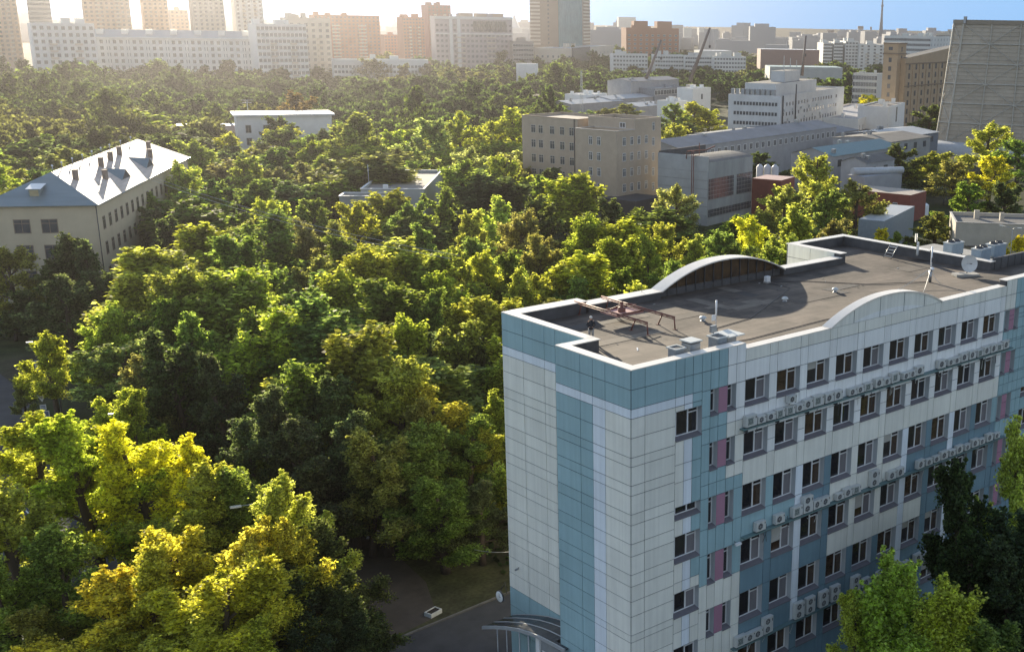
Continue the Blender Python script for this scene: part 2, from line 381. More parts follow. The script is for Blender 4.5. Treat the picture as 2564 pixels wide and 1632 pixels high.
def rzf(y): return RZD + .40 * max(0.0, (7.3 - y) / 7.2)      # the deck falls away from the street parapet
rb.poly([(46.2, 7.3, RZD), (46.2, 22.5, RZD), (38.3, 22.5, RZD), (38.3, 16.8, RZD), (2.5, 16.8, RZD), (2.5, 7.3, RZD)], roofm)
rb.poly([(0.1, 0.1, rzf(.1)), (46.2, 0.1, rzf(.1)), (46.2, 7.3, RZD), (2.5, 7.3, RZD), (0.1, 7.3, RZD)], roofm)
rb.poly([(46.2, .1, rzf(.1)), (51.9, 0.1, rzf(.1)), (51.9, 5.45, rzf(5.45)), (46.2, 5.45, rzf(5.45))], roofm)
deck = rb.obj('roof_deck', clinic)
fp = random.Random(12); fpm = [mat('felt_new', (.055, .048, .044), .8, .2, .8), mat('felt_worn', (.15, .125, .10), .9, .25, .9), mat('felt_mid', (.085, .07, .058), .9, .25, .7)]
for k in range(22):
    x, y, w_, l_ = fp.uniform(3.5, 43), fp.uniform(7.6, 14.0), fp.uniform(.9, 1.1), fp.uniform(1.2, 6); q = fp.random() < .5
    w_, l_ = (w_, l_) if q else (l_, w_); o = MB().box(x, min(x + w_, 45.2), y, min(y + l_, 15.8), RZD + .001 + k * .0006, RZD + .006 + k * .0006, fpm[k % 3]).obj('felt_patch', deck)
for pts in ([(11.3, 4.3), (13, 6.2), (17, 6.8), (22, 9.4), (27, 12), (27, 14.4)], [(37.5, 6.2), (33, 9), (30, 13), (26, 15.6)], [(9.1, 2.5), (12, 2.0), (20, 2.4), (28, 1.8)]):
    MB().tube([(p[0], p[1], rzf(p[1]) + .035) for p in pts], .025, metal_d, 5).obj('cable', deck)
for k in range(34):
    x, y = fp.uniform(4, 44), fp.uniform(7.5, 15); MB().box(x, x + fp.uniform(.05, .25), y, y + fp.uniform(.04, .12), RZD + .02, RZD + .05, fp.choice([acw, concrete, metal_d])).obj('debris', deck) if k < 14 else None
# --- parapets: inner dark faces and pale caps
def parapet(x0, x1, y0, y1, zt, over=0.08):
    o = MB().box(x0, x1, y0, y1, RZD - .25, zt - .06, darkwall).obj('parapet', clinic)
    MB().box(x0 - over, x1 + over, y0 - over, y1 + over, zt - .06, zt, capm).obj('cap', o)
CW = 0.62
parapet(0.04, CW, 0.04, 7.3, H0)                  # left face front part
parapet(CW + .17, 9.5, 0.04, CW, H0)              # street face corner part
parapet(CW + .17, 3.0, 7.38 - CW, 7.3, H0 - .004)        # jog
parapet(2.46, 2.42 + CW, 7.46, 16.8, H0 + .003)
parapet(9.68, AX0 - .08, 0.04, CW, 27.12)
parapet(AX1 + .08, 39.5, 0.04, CW, 27.12)
parapet(39.75, 51.9, 0.04, CW, 27.55)
parapet(3.2, 9.0, 15.75, 16.85, H0 + .006)
parapet(9.25, 16.3, 15.75, 16.85, 27.2)
parapet(30.5, 38.0, 15.95, 16.85, 27.2)
parapet(38.25, 38.95, 16.25, 22.0, H0 + .004)
parapet(38.25, 45.6, 22.1, 22.75, H0 + .007)
parapet(45.68, 46.3, 5.45, 22.75, H0 + .010)
# arched caps
def arch_cap(x0, x1, zb, rise, y0, y1, t=0.08):
    cb = MB()
    for k in range(N):
        xa, xb = x0 + (x1 - x0) * k / N, x0 + (x1 - x0) * (k + 1) / N
        za, zc = arch_z(xa, x0, x1, zb, rise), arch_z(xb, x0, x1, zb, rise)
        cb.poly([(xa, y0, za + t), (xb, y0, zc + t), (xb, y1, zc + t), (xa, y1, za + t)], capm)
        cb.poly([(xa, y0, za - .02), (xb, y0, zc - .02), (xb, y0, zc + t), (xa, y0, za + t)], capm)
        cb.poly([(xa, y1, za + t), (xb, y1, zc + t), (xb, y1, zc - .02), (xa, y1, za - .02)], capm)
        cb.poly([(xa, y0, za - .02), (xa, y1, za - .02), (xb, y1, zc - .02), (xb, y0, zc - .02)], capm)
    cb.obj('arched_cap', clinic)
arch_cap(AX0 - .02, AX1 + .02, 27.05, 1.53, -.1, .72)
BX0, BX1 = 16.4, 30.4
arch_cap(BX0, BX1, 27.12, 1.72, 15.68, 17.0)
# rear arch infill: dark glazed panel behind the deck
ab = MB()
for k in range(N):
    xa, xb = BX0 + .1 + (BX1 - BX0 - .2) * k / N, BX0 + .1 + (BX1 - BX0 - .2) * (k + 1) / N
    za, zc = arch_z(xa, BX0, BX1, 27.10, 1.70), arch_z(xb, BX0, BX1, 27.10, 1.70)
    ab.poly([(xa, 16.25, RZD - .1), (xb, 16.25, RZD - .1), (xb, 16.25, 27.15), (xa, 16.25, 27.15)], darkwall)
    ab.poly([(xa, 16.75, RZD - .1), (xa, 16.75, za), (xb, 16.75, zc), (xb, 16.75, RZD - .1)], cream)
    ab.poly([(xa, 16.3, 27.15), (xb, 16.3, 27.15), (xb, 16.3, zc), (xa, 16.3, za)], mat('smoked_glass', (0.03, 0.025, 0.022), 0.12, 0.5, 1.2, col2=(0.10, 0.06, 0.03)))
for k in range(1, 14):
    x = BX0 + k
    ab.box(x - .03, x + .03, 16.2, 16.32, RZD, arch_z(x, BX0, BX1, 27.1, 1.68), metal_d)
ab.obj('arched_glazing', clinic)

# --- ledge carrying the air conditioners
lb = MB()
for x0, x1, z in [(9.2, 41.0, 21.80), (9.6, 41.0, 14.02), (8.9, 33.5, 5.88)]:
    lb.box(x0, x1, -.42, -.036, z - .1, z, mat('ledge_green', (0.12, 0.19, 0.19), 0.6, 0.1))
lb.obj('service_ledge', clinic)
prd = random.Random(2)
for z, x0, x1, n_ in ((21.8, 9.6, 40, 20), (14.02, 11, 40, 16), (5.88, 10, 32, 12)):
    for k in range(n_):
        x = prd.uniform(x0, x1); b = MB(); b.tube([(x, -.2, z + .3), (x + .12, -.08, z + .12), (x + .15, -.07, z - prd.uniform(.2, .9)), (x + prd.uniform(-.3, .4), -.07, z - prd.uniform(.5, 1.3))], .022, metal_d if k % 2 else acw, 4); b.obj('condensate_pipe', clinic)
    for q in range(0, int(x1 - x0), 3): b = MB(); b.box(x0 + q, x0 + q + .05, -.4, -.036, z - .34, z - .1, metal_d); b.obj('bracket', clinic)
# --- air conditioners
def make_ac(wd, ht, fans, grille_only=False):
    b = MB(); b.box(-wd / 2, wd / 2, -.16, .16, .06, ht, acw)
    b.box(-wd / 2 + .05, -wd / 2 + .12, -.15, .15, 0, .06, metal_d); b.box(wd / 2 - .12, wd / 2 - .05, -.15, .15, 0, .06, metal_d)
    f = MB(); r = min(.24, ht * .36 / max(1, fans) * (1.25 if fans > 1 else 1))
    for q in range(fans):
        cz = .06 + (ht - .06) * (q + .5) / fans; cx = -wd * .1
        n = 20; ring = [(cx + r * math.cos(t * 2 * math.pi / n), -.166, cz + r * math.sin(t * 2 * math.pi / n)) for t in range(n)]
        f.poly(list(reversed(ring)), metal_d)
        f.tube([(*[(p[0])], -.172, p[2]) for p in ring + ring[:1]], .014, acw, 4, False)
        for a in range(3):
            t = a * math.pi / 3; f.tube([(cx - r * math.cos(t), -.175, cz - r * math.sin(t)), (cx + r * math.cos(t), -.175, cz + r * math.sin(t))], .008, acw, 4, False)
        if grille_only:
            f.box(cx - r, cx + r, -.178, -.168, cz - r, cz + r, mat('ac_grille', (0.13, 0.16, 0.15), .6, .1))
    f.box(wd * .36, wd * .44, -.168, -.158, ht * .7, ht * .85, metal_d)
    return b.mesh('air_conditioner'), f.mesh('fan_grille')
ACM = {'s': make_ac(.78, .56, 1), 'g': make_ac(.85, .62, 1, True), 'm': make_ac(.9, .72, 1), 'd': make_ac(.92, 1.3, 2), 'b': make_ac(1.0, .8, 1, True)}
def ac_row(xs, z, rowname, group):
    for i, (x, k) in enumerate(xs):
        bm_, fm = ACM[k]
        o = bpy.data.objects.new('air_conditioner', bm_); C.objects.link(o); o.location = (x, -.26, z + random.uniform(0, .02))
        adj = {'s': 'small white', 'g': 'white square-grilled', 'm': 'white', 'd': 'tall twin-fan white', 'b': 'large white'}[k]
        tag(o, f'{adj} air conditioner, {ORD[i]} in {rowname}', 'air conditioner', group)
        o.rotation_euler = (0, 0, random.uniform(-.06, .06))
        c = bpy.data.objects.new('fan_grille', fm); C.objects.link(c); c.parent = o
random.seed(3)
ac_row([(9.95, 'b'), (10.95, 's'), (11.85, 's'), (12.75, 'g'), (13.75, 'g'), (14.7, 's'), (15.55, 'm'), (16.6, 'b'), (17.75, 'm'), (18.7, 'm')], 21.82, 'the first run on the upper ledge', 'air conditioners on the upper ledge')
ac_row([(20.3, 's'), (21.15, 's'), (22.05, 'g'), (23.3, 'm'), (24.2, 's'), (25.2, 'b'), (26.5, 's'), (27.3, 's'), (28.2, 'm')], 21.82, 'the second run on the upper ledge', 'air conditioners on the upper ledge')
ac_row([(31.0, 'm'), (32.2, 's'), (33.0, 's'), (34.0, 'm'), (35.1, 'm'), (36.2, 'g'), (37.1, 'm'), (38.1, 'm'), (38.95, 'g'), (39.9, 'm')], 21.82, 'the third run on the upper ledge', 'air conditioners on the upper ledge')
ac_row([(11.2, 'm'), (13.1, 'm'), (14.9, 'b'), (16.0, 'd'), (17.0, 'm'), (17.9, 'm'), (19.5, 's'), (20.4, 'm'), (21.4, 'g'), (23.5, 'd'), (25.6, 'm'), (26.6, 'm')], 14.04, 'the left half of the middle ledge', 'air conditioners on the middle ledge')
ac_row([(29.2, 'm'), (30.3, 's'), (31.3, 's'), (32.3, 'm'), (33.4, 's'), (34.4, 'm'), (35.5, 's'), (36.6, 'm'), (37.6, 's'), (38.7, 'm'), (39.8, 's')], 14.04, 'the right half of the middle ledge', 'air conditioners on the middle ledge')
ac_row([(9.6, 'b'), (10.5, 'm'), (11.3, 'm'), (12.3, 'd'), (15.6, 'd'), (16.8, 'd'), (18.3, 'd'), (19.6, 'd'), (22.0, 'd'), (23.2, 'm'), (25.0, 'm'), (27.2, 'm'), (28.2, 's'), (29.8, 'm'), (30.8, 's'), (32.4, 'm')], 5.90, 'the lowest ledge', 'air conditioners on the lowest ledge')
o = bpy.data.objects.new('air_conditioner', ACM['s'][0]); C.objects.link(o); o.location = (13.9, -.26, 22.62)
tag(o, 'small white air conditioner stacked above the first run on the upper ledge', 'air conditioner', 'air conditioners on the upper ledge')
c = bpy.data.objects.new('fan_grille', ACM['s'][1]); C.objects.link(c); c.parent = o
# ================================================================ THINGS ON THE ROOF
yb = MB(); yb.box(46.35, 52, 5.42, 5.7, 0, 27.75, darkwall); yb.box(46.36, 52, 5.7, 16, 0, 26.9, concrete)
yb.box(51.9, 52.0, 0.05, 5.4, 0, 27.5, teal)
for x in (47.3, 48.4, 49.5, 50.6): yb.box(x, x + .06, 5.39, 5.42, 24, 27.75, metal_d)
yb.obj('plant_screen', clinic)
def cond(loc, rz, label):
    t = empty('rooftop_condenser', loc, label, 'condenser', rz, 'condensers on the lower roof')
    b = MB(); b.box(-.9, .9, -.5, .5, .1, 1.15, mat('blue_grey_casing', (.22, .28, .34), .5, .15)); b.box(-.95, .95, -.55, .55, 1.15, 1.22, acw); b.obj('casing', t)
    f = MB(); f.lathe((-.4, 0, 1.2), [(.36, 0), (.36, .18), (.3, .18), (.3, .05)], metal_d); f.lathe((.45, 0, 1.2), [(.36, 0), (.36, .18), (.3, .18), (.3, .05)], metal_d); f.obj('fan', t)
    l = MB()
    for sx in (-.8, .8):
        for sy in (-.4, .4): l.box(sx - .04, sx + .04, sy - .04, sy + .04, 0, .1, metal_d)
    l.obj('leg', t)
cond((48.0, 8.0, 26.9), .1, 'white-topped condenser just behind the black screen, nearer the parapet end')
cond((51.0, 8.4, 26.9), -.05, 'blue-grey condenser further right behind the black screen')
cond((48.6, 11.4, 26.9), 0, 'condenser in the back row behind the black screen')

# window-cleaning gantry
g = empty('roof_gantry', (9.5, 11, RZD), 'rusty gantry of two long rails on legs reaching over the rear parapet', 'gantry')
for x in (8.3 - 9.5, 10.8 - 9.5):
    b = MB(); b.tube([(x, -2.9, .86), (x, 5.2, .92)], .06, rust, 6); b.tube([(x, -2.9, .72), (x, 5.2, .78)], .035, rust, 6)
    for k in range(14): b.tube([(x, -2.8 + k * .6, .72), (x, -2.5 + k * .6, .88)], .018, rust, 4)
    b.obj('rail', g)
    for y0, y1 in ((-2.85, -2.95), (-1.6, -1.15), (4.4, 4.7)):
        b = MB(); b.tube([(x, y1, 0), (x, y0, .8)], .05, rust, 6); b.box(x - .12, x + .12, y1 - .12, y1 + .12, 0, .03, rust); b.obj('leg', g)
b = MB(); b.box(-1.15, 1.3, .4, 2.3, .60, .68, mat('pale_pink_tray', (.42, .22, .20), .6, .2, 2)); b.box(-1.15, 1.3, .4, .46, .68, .8, rust); b.box(-1.15, 1.3, 2.24, 2.3, .68, .8, rust); b.obj('tray', g)
b = MB(); b.lathe((0, 1.3, .68), [(.28, 0), (.28, .3), (.12, .34), (.12, .7)], rust, 10); b.tube([(-.6, 1.9, .8), (.2, 1.3, 1.25), (1.1, 1.0, 1.1)], .04, rust); b.obj('winch', g)

def box_vent(loc, s, h, cap, label, open_top=False):
    t = empty('roof_vent', loc, label, 'vent', 0, 'ventilation outlets on the roof')
    b = MB(); b.box(-s, s, -s, s, 0, h, mat('zinc', (.28, .31, .34), .45, .15, 3, metal=.4)); b.box(-s - .12, s + .12, -s - .12, s + .12, 0, .14, concrete); b.obj('shaft', t)
    c_ = MB()
    if open_top:
        c_.box(-s - .1, s + .1, -s - .1, -s, h, h + .08, acw); c_.box(-s - .1, s + .1, s, s + .1, h, h + .08, acw)
        c_.box(-s - .1, -s, -s, s, h, h + .08, acw); c_.box(s, s + .1, -s, s, h, h + .08, acw); c_.box(-s, s, -s, s, h - .02, h + .02, metal_d)
    else:
        c_.box(-cap, cap, -cap, cap, h + .12, h + .2, acw); c_.prism([(-s, -s), (s, -s), (s, s), (-s, s)], h + .02, h + .12, metal_d)
    c_.obj('cap', t)
box_vent((4.9, 1.45, RZD + .31), .36, 0.75, .5, 'low open-topped square vent nearest the building corner', True)
box_vent((6.15, 1.45, RZD + .31), .42, 0.90, .52, 'square vent with a flat white cap between two open ones')
box_vent((8.45, 1.4, RZD + .31), .42, 0.90, .5, 'open-topped vent beside the slender white mast', True)
box_vent((9.9, 1.9, RZD + .31), .38, 0.60, .78, 'low vent under a broad white slab lid at the parapet step')
def dome_vent(loc, label):
    t = empty('dome_vent', loc, label, 'vent', 0, 'small domed vents on the roof')
    b = MB(); b.lathe((0, 0, 0), [(.2, 0), (.14, .05), (.12, .2)], metal_g, 10); b.obj('stub', t)
    b = MB(); b.lathe((0, 0, .2), [(.27, 0), (.25, .08), (.15, .15), (0.01, .18)], acw, 12); b.obj('hood', t)
dome_vent((14.0, 8.6, RZD), 'small pale domed vent on bare felt right of the gantry')
dome_vent((28.8, 8.8, RZD), 'small pale domed vent in the sun behind the street arch')
dome_vent((23.2, 9.1, RZD), 'small domed vent inside the dark damp patch')
# slender mast with plates
t = empty('roof_mast', (11.2, 4.4, rzf(4.4)), 'slender mast with a white top tube and square white plate', 'mast')
b = MB(); b.tube([(0, 0, 0), (0, 0, 1.3)], .025, metal_g); b.obj('pole', t)
b = MB(); b.tube([(0, 0, 1.3), (0, 0, 2.5)], .065, white_f, 8); b.obj('aerial', t)
b = MB(); b.box(-.45, -.08, -.06, -.03, 1.15, 1.55, white_f); b.obj('plate', t)
t = empty('roof_cabinet', (9.0, 2.4, rzf(2.4)), 'grey equipment box raised on a post beside the vents', 'cabinet')
b = MB(); b.box(-.24, .24, -.1, .1, .95, 1.4, metal_g); b.obj('box', t)
b = MB(); b.tube([(0, 0, 0), (0, 0, .95)], .06, metal_g); b.obj('post', t)
tag((lambda o: (setattr(o, 'location', (27.1, 14.7, RZD)), o)[1])(MB().box(-.25, .25, -.2, .2, 0, .12, concrete).box(-.22, .22, -.16, .16, .12, .55, white_f).obj('junction_box')), 'small white junction box on the shaded roof beside the rear arch', 'junction box')
o = MB().box(-.35, .35, -.045, .045, 0, .03, white_f).obj('offcut'); o.location = (5.1, 5.4, rzf(5.4) + .01); o.rotation_euler = (0, 0, .9); tag(o, 'short white offcut lying on the corner roof felt', 'offcut')
# lattice mast with cables
t = empty('antenna_mast', (37.65, 6.0, rzf(6)), 'tall white antenna mast with thin guy cables', 'antenna')
b = MB(); b.tube([(0, 0, 0), (0, 0, 1.0)], .13, metal_g, 8); b.tube([(0, 0, 1), (0, 0, 3.0)], .07, white_f, 8); b.obj('pole', t)
b = MB(); b.lathe((0, -.16, 1.15), [(0.01, -.16), (.13, -.1), (.16, 0), (.13, .1), (.01, .16)], white_f, 10); b.obj('sensor', t)
b = MB()
for z, y in ((2.2, .12), (1.9, -.12), (2.5, .1)): b.box(-.05, .05, y - .08, y + .08, z - .2, z + .2, metal_d)
b.obj('aerial', t)
for p in ((-9.5, -1.2, .02), (-6, -3.4, .02), (.4, -1.0, 0)):
    q = np.array(p); pts = [np.array([0, 0, 1.2]) * (1 - k / 8) + q * (k / 8) + np.array([0, 0, -.5 * math.sin(math.pi * k / 8)]) * (0 if k in (0, 8) else .7) for k in range(9)]
    for w_ in pts: w_[2] = max(.02, w_[2])
    b = MB(); b.tube(pts, .016, acw, 4); b.obj('cable', t)
def dish(loc, rz, r, tilt, label, plinth):
    t = empty('satellite_dish', loc, label, 'satellite dish', rz)
    b = MB(); prof = [(r * k / 8, .28 * r * (k / 8) ** 2) for k in range(9)]
    b.lathe((0, 0, 0), [(max(.01, a), z) for a, z in prof] + [(r * 1.03, .28 * r + .02)], mat('dish_white', (.55, .55, .53), .5, .12, 2), 28)
    o = b.obj('reflector', t); o.rotation_euler = (tilt, 0, 0); o.location = (0, 0, r + .35)
    b = MB(); b.tube([(0, -.02, r * .95), (0, 0, r * .4)], .03, metal_d); b.tube([(-.3 * r, 0, r * .2), (0, 0, r * .95), (.3 * r, 0, r * .2)], .015, metal_d)
    o2 = b.obj('feed', t); o2.rotation_euler = (tilt, 0, 0); o2.location = (0, 0, r + .35)
    b = MB(); b.tube([(0, .18, 0), (0, .12, r + .3)], .05, metal_g)
    if plinth: b.box(-1.2, .9, -.5, .6, 0, .22, concrete)
    b.obj('stand', t)
dish((42.2, 5.4, rzf(5.4)), 2.6 + 3.14, .72, R(78), 'large round satellite dish on a concrete plinth by the black screen', True)
t = empty('panel_antenna', (45.0, 12.9, 27.55), 'pale oblong panel antenna clipped to the rear parapet', 'antenna', .5)
b = MB(); b.tube([(0, 0, -.6), (0, 0, 1.5)], .03, metal_g); b.obj('pole', t)
b = MB(); n_ = 20; pts = [(.42 * math.copysign(abs(math.cos(a)) ** .5, math.cos(a)), .62 * math.copysign(abs(math.sin(a)) ** .5, math.sin(a))) for a in [2 * math.pi * k / n_ for k in range(n_)]]
b.prism([(p[0], p[1]) for p in pts], -.06, .06, mat('dish_white', (1, 1, 1))); o = b.obj('panel', t); o.rotation_euler = (R(90), 0, 0); o.location = (0, -.1, .1)
b = MB(); b.prism([(p[0] * .85, p[1] * .62) for p in pts], -.03, .03, mat('mesh_grey', (.36, .38, .37), .6)); o = b.obj('grid_reflector', t); o.rotation_euler = (R(90), 0, .3); o.location = (-.35, .1, 1.15)
t = empty('roof_ladder', (43.7, 15.2, RZD), 'short metal step ladder leaning on the rear parapet', 'ladder', -.05)
for s in (-.45, .45):
    b = MB(); b.tube([(0, s, 0), (.9, s, 1.15)], .035, metal_g); b.obj('stile', t)
for k in range(4):
    b = MB(); f_ = (k + .6) / 4.4; b.box(.9 * f_ - .09, .9 * f_ + .09, -.45, .45, 1.15 * f_ - .02, 1.15 * f_ + .02, metal_g); b.obj('tread', t)
o = MB().tube([(15.0, 16.5, 27.2), (15.0, 16.5, 28.2)], .02, metal_d, 5).obj('lightning_rod'); tag(o, 'thin lightning rod on the low rear parapet', 'lightning rod')

# ---------------------------------------------------------------- person
def person(loc, rz):
    me = bpy.data.meshes.new('person'); V = []; Rr = []; E = []
    def j(p, r, par=None):
        V.append(p); Rr.append(r); i = len(V) - 1
        if par is not None: E.append((par, i))
        return i
    pel = j((0, 0, .93), .135); sp = j((0, 0, 1.10), .125, pel); ch = j((0, .01, 1.30), .15, sp); nk0 = j((0, .01, 1.44), .075, ch); nk = j((0, -.005, 1.50), .052, nk0)
    hd = j((0, -.02, 1.60), .088, nk); hd2 = j((0, -.015, 1.69), .082, hd); j((0, -.105, 1.605), .012, hd)
    for s in (-1, 1):
        hp = j((s * .09, 0, .88), .095, pel); kn = j((s * .11, -.02, .49), .062, hp); an = j((s * .12, .02, .09), .042, kn); j((s * .135, -.14, .04), .035, an)
        sh = j((s * .17, .01, 1.40), .062, ch); el = j((s * .25, .03, 1.13), .046, sh); wr = j((s * .12, -.21, 1.06), .030, el)
        pm = j((s * .075, -.27, 1.07), .033, wr)
        for q, (dx, dz, L) in enumerate([(-.024, .03, .055), (-.010, .012, .064), (.006, -.004, .06), (.02, -.02, .048)]):
            f1 = j((s * (.058 + dx * .3), -.305 + q * .003, 1.075 + dz), .0095, pm); f2 = j((s * (.03 + dx * .2), -.315, 1.075 + dz - .008 + (L - .055)), .0085, f1)
        j((s * .05, -.27, 1.115), .010, pm)
        j((s * .085, -.01, 1.62), .018, hd)
    me.from_pydata(V, E, []); me.update()
    o = bpy.data.objects.new('person', me); C.objects.link(o)
    md = o.modifiers.new('skin', 'SKIN')
    if not me.skin_vertices: 
        bpy.context.view_layer.objects.active = o
    sv = me.skin_vertices[0].data if me.skin_vertices else None
    if sv:
        for i, r in enumerate(Rr): sv[i].radius = (r, r)
        sv[0].use_root = True
    sb = o.modifiers.new('sub', 'SUBSURF'); sb.levels = 2; sb.render_levels = 2
    me.materials.append(mat('skin', (.42, .24, .17), .6, .05))
    o.location = loc; o.rotation_euler = (0, 0, rz)
    tag(o, 'person in dark jacket, pale trousers and light cap standing on the roof, holding a controller', 'person')
    # clothes: lofted shells round the body
    def shell(rows, m, name, n=18):
        b = MB(); k = 0
        for (cx, cy, z, rx, ry) in rows:
            for q in range(n): a = 2 * math.pi * q / n; b.v.append((cx + rx * math.cos(a), cy + ry * math.sin(a), z))
        for i in range(len(rows) - 1):
            for q in range(n):
                q2 = (q + 1) % n; b.f.append([i * n + q, i * n + q2, (i + 1) * n + q2, (i + 1) * n + q]); b.m.append(b.mi(m)); b.sm.append(True)
        return b
    jm = mat('jacket', (.02, .022, .028), .8, .3, 8); tm = mat('trousers', (.34, .33, .32), .85, .15, 8)
    b = shell([(0, 0, .86, .185, .15), (0, 0, .98, .18, .15), (0, .005, 1.12, .17, .145), (0, .01, 1.28, .20, .16), (0, .01, 1.40, .19, .13), (0, .01, 1.47, .10, .09), (0, 0, 1.50, .065, .065)], jm, 'jacket')
    for s in (-1, 1):
        b.tube([(s * .15, .01, 1.42), (s * .19, .012, 1.36), (s * .255, .03, 1.14), (s * .2, -.08, 1.10), (s * .13, -.195, 1.065)], [.07, .078, .062, .056, .042], jm, 10)
    b.obj('jacket', o)
    b = MB()
    for s in (-1, 1): b.tube([(s * .085, 0, .95), (s * .095, 0, .82), (s * .11, -.02, .49), (s * .12, .01, .12)], [.11, .105, .078, .068], tm, 12)
    b.obj('trousers', o)
    b = MB()
    for s in (-1, 1): b.box(s * .13 - .05, s * .13 + .05, -.2, .09, 0, .09, mat('shoes', (.03, .03, .03), .7))
    b.obj('shoes', o)
    b = MB(); b.lathe((0, -.015, 1.655), [(.102, 0), (.104, .04), (.085, .09), (.045, .118), (.005, .125)], mat('cap', (.55, .52, .48), .8, .1), 16); b.box(-.06, .06, -.17, -.09, 1.655, 1.668, mat('cap', (1, 1, 1))); b.obj('cap', o)
    b = MB()
    for s in (-1, 1): b.box(s * .032 - .013, s * .032 + .013, -.113, -.10, 1.612, 1.624, metal_d)
    b.box(-.025, .025, -.108, -.095, 1.555, 1.562, mat('lips', (.3, .12, .1), .6)); b.obj('face', o)
    c = MB().box(-.09, .09, -.05, .05, -.025, .025, metal_d).tube([(-.06, -.05, .02), (-.06, -.09, .09)], .008, metal_d, 5).tube([(.06, -.05, .02), (.06, -.09, .09)], .008, metal_d, 5).obj('controller')
    p = Matrix.Translation(loc) @ Matrix.Rotation(rz, 4, 'Z') @ Vector((0, -.30, 1.11)); c.location = p; c.rotation_euler = (0, 0, rz)
    tag(c, 'small dark remote controller in the hands of the person on the roof', 'controller')
    return o
person((4.25, 9.15, RZD), R(-38))

# ================================================================ ENTRANCE SIDE
cn = empty('entrance_canopy', (0, 0, 0), 'curved dark glazed canopy with pale ribs over the side entrance', 'canopy')
cg = mat('canopy_glass', (.035, .037, .045), .25, .3, .6); rib = mat('rib_metal', (.45, .46, .47), .35, .1, metal=.3)
CXW, CXF = 2.36, -.35
CP = [(16.5, 4.18), (16.3, 4.27), (14.9, 4.85), (13.5, 5.36), (12, 5.84), (10.5, 6.17), (9.4, 6.34), (8.2, 6.44), (7.2, 6.50), (6.4, 6.54)]
def cz(y): return float(np.interp(-y, [-p[0] for p in CP], [p[1] for p in CP]))
NN = 20; ys = [16.5 + (6.4 - 16.5) * k / NN for k in range(NN + 1)]
b = MB()
for y0, y1 in zip(ys, ys[1:]):
    xw = CXW if y1 > 7.42 else -.07
    b.poly([(CXF, y0, cz(y0)), (CXF, y1, cz(y1)), (xw, y1, cz(y1)), (xw, y0, cz(y0))], cg)
    b.poly([(CXF, y0, cz(y0) - .05), (xw, y0, cz(y0) - .05), (xw, y1, cz(y1) - .05), (CXF, y1, cz(y1) - .05)], cg)
b.obj('roof_glazing', cn)
for x in (2.28, 1.5, .6):
    b = MB(); b.tube([(x, y, cz(y) + .02) for y in ys if y > 7.42], .035, rib, 6); b.obj('rib', cn)
b = MB()
for y0, y1 in zip(ys, ys[1:]):
    xa, xb, d0, d1 = CXF - .09, CXF, -.2, .05
    b.poly([(xa, y0, cz(y0) + d1), (xb, y0, cz(y0) + d1), (xb, y1, cz(y1) + d1), (xa, y1, cz(y1) + d1)], rib)
    b.poly([(xa, y0, cz(y0) + d0), (xa, y0, cz(y0) + d1), (xa, y1, cz(y1) + d1), (xa, y1, cz(y1) + d0)], rib)
    b.poly([(xb, y0, cz(y0) + d0), (xb, y1, cz(y1) + d0), (xb, y1, cz(y1) + d1), (xb, y0, cz(y0) + d1)], rib)
b.obj('fascia', cn)
for y in (14.6, 13.4, 11.8, 10.7):
    b = MB(); b.tube([(CXF, y, 0), (CXF, y, cz(y) - .1)], .05, metal_g, 8); b.obj('post', cn)
b = MB(); b.box(CXF - .1, CXW, 7.5, 16.3, 0.0, .95, concrete); b.obj('landing', cn)
b = MB()
for z in (1.45, 1.9): b.tube([(CXF, 16.3, z), (CXF, 10.9, z + .9)], .03, metal_g)
for y in (16.3, 15.1, 13.9, 12.6): b.tube([(CXF, y, .95), (CXF, y, 1.9 + (16.3 - y) * .16)], .025, metal_g)
b.obj('railing', cn)
b = MB(); b.box(.0, .3, 9.9, 10.35, .95, 5.9, white_f); b.box(.12, 2.36, 7.5, 9.88, .95, 5.7, mat('vestibule_grey', (.25, .26, .27), .6)); b.box(.06, .12, 7.7, 9.5, 2.6, 4.9, glass); b.box(.02, .06, 8.5, 8.6, 2.6, 4.9, white_f); b.box(.02, .06, 7.6, 9.6, 4.9, 5.0, white_f); b.box(.02, .06, 7.6, 9.6, 3.7, 3.78, white_f); b.obj('vestibule', cn)
# round clock on the far corner
t = empty('wall_clock', (1.75, 17.3, 5.6), 'round white clock with a dark rim on the far corner of the entrance side', 'clock', 0)
b = MB(); b.lathe((0, 0, -.05), [(.01, 0), (.42, 0), (.46, .0), (.46, .12), (.42, .12)], metal_d, 28); o = b.obj('rim', t); o.rotation_euler = (R(90), 0, R(-88))
b = MB(); b.lathe((0, 0, .075), [(.42, -.01), (.41, .0), (.01, .0)], mat('clock_face', (.75, .75, .73), .5, .03), 28); o = b.obj('dial', t); o.rotation_euler = (R(90), 0, R(-88))
b = MB(); b.box(-.015, .015, -.02, .3, .08, .09, metal_d); b.box(-.02, .18, -.015, .015, .08, .09, metal_d); o = b.obj('hands', t); o.rotation_euler = (R(90), 0, R(-88))
b = MB(); b.tube([(.1, 0, .5), (.4, -.1, 1.1), (.44, -.25, .2), (.1, 0, 0)], .03, metal_d); b.obj('bracket', t)
t = empty('security_camera', (2.36, 15.6, 8.3), 'small security camera high on the cream entrance wall', 'camera'); b = MB(); b.box(-.35, -.05, -.05, .05, -.05, .05, metal_g); b.obj('body', t); MB().tube([(-.1, 0, 0), (0, 0, .12)], .02, metal_d).obj('bracket', t)
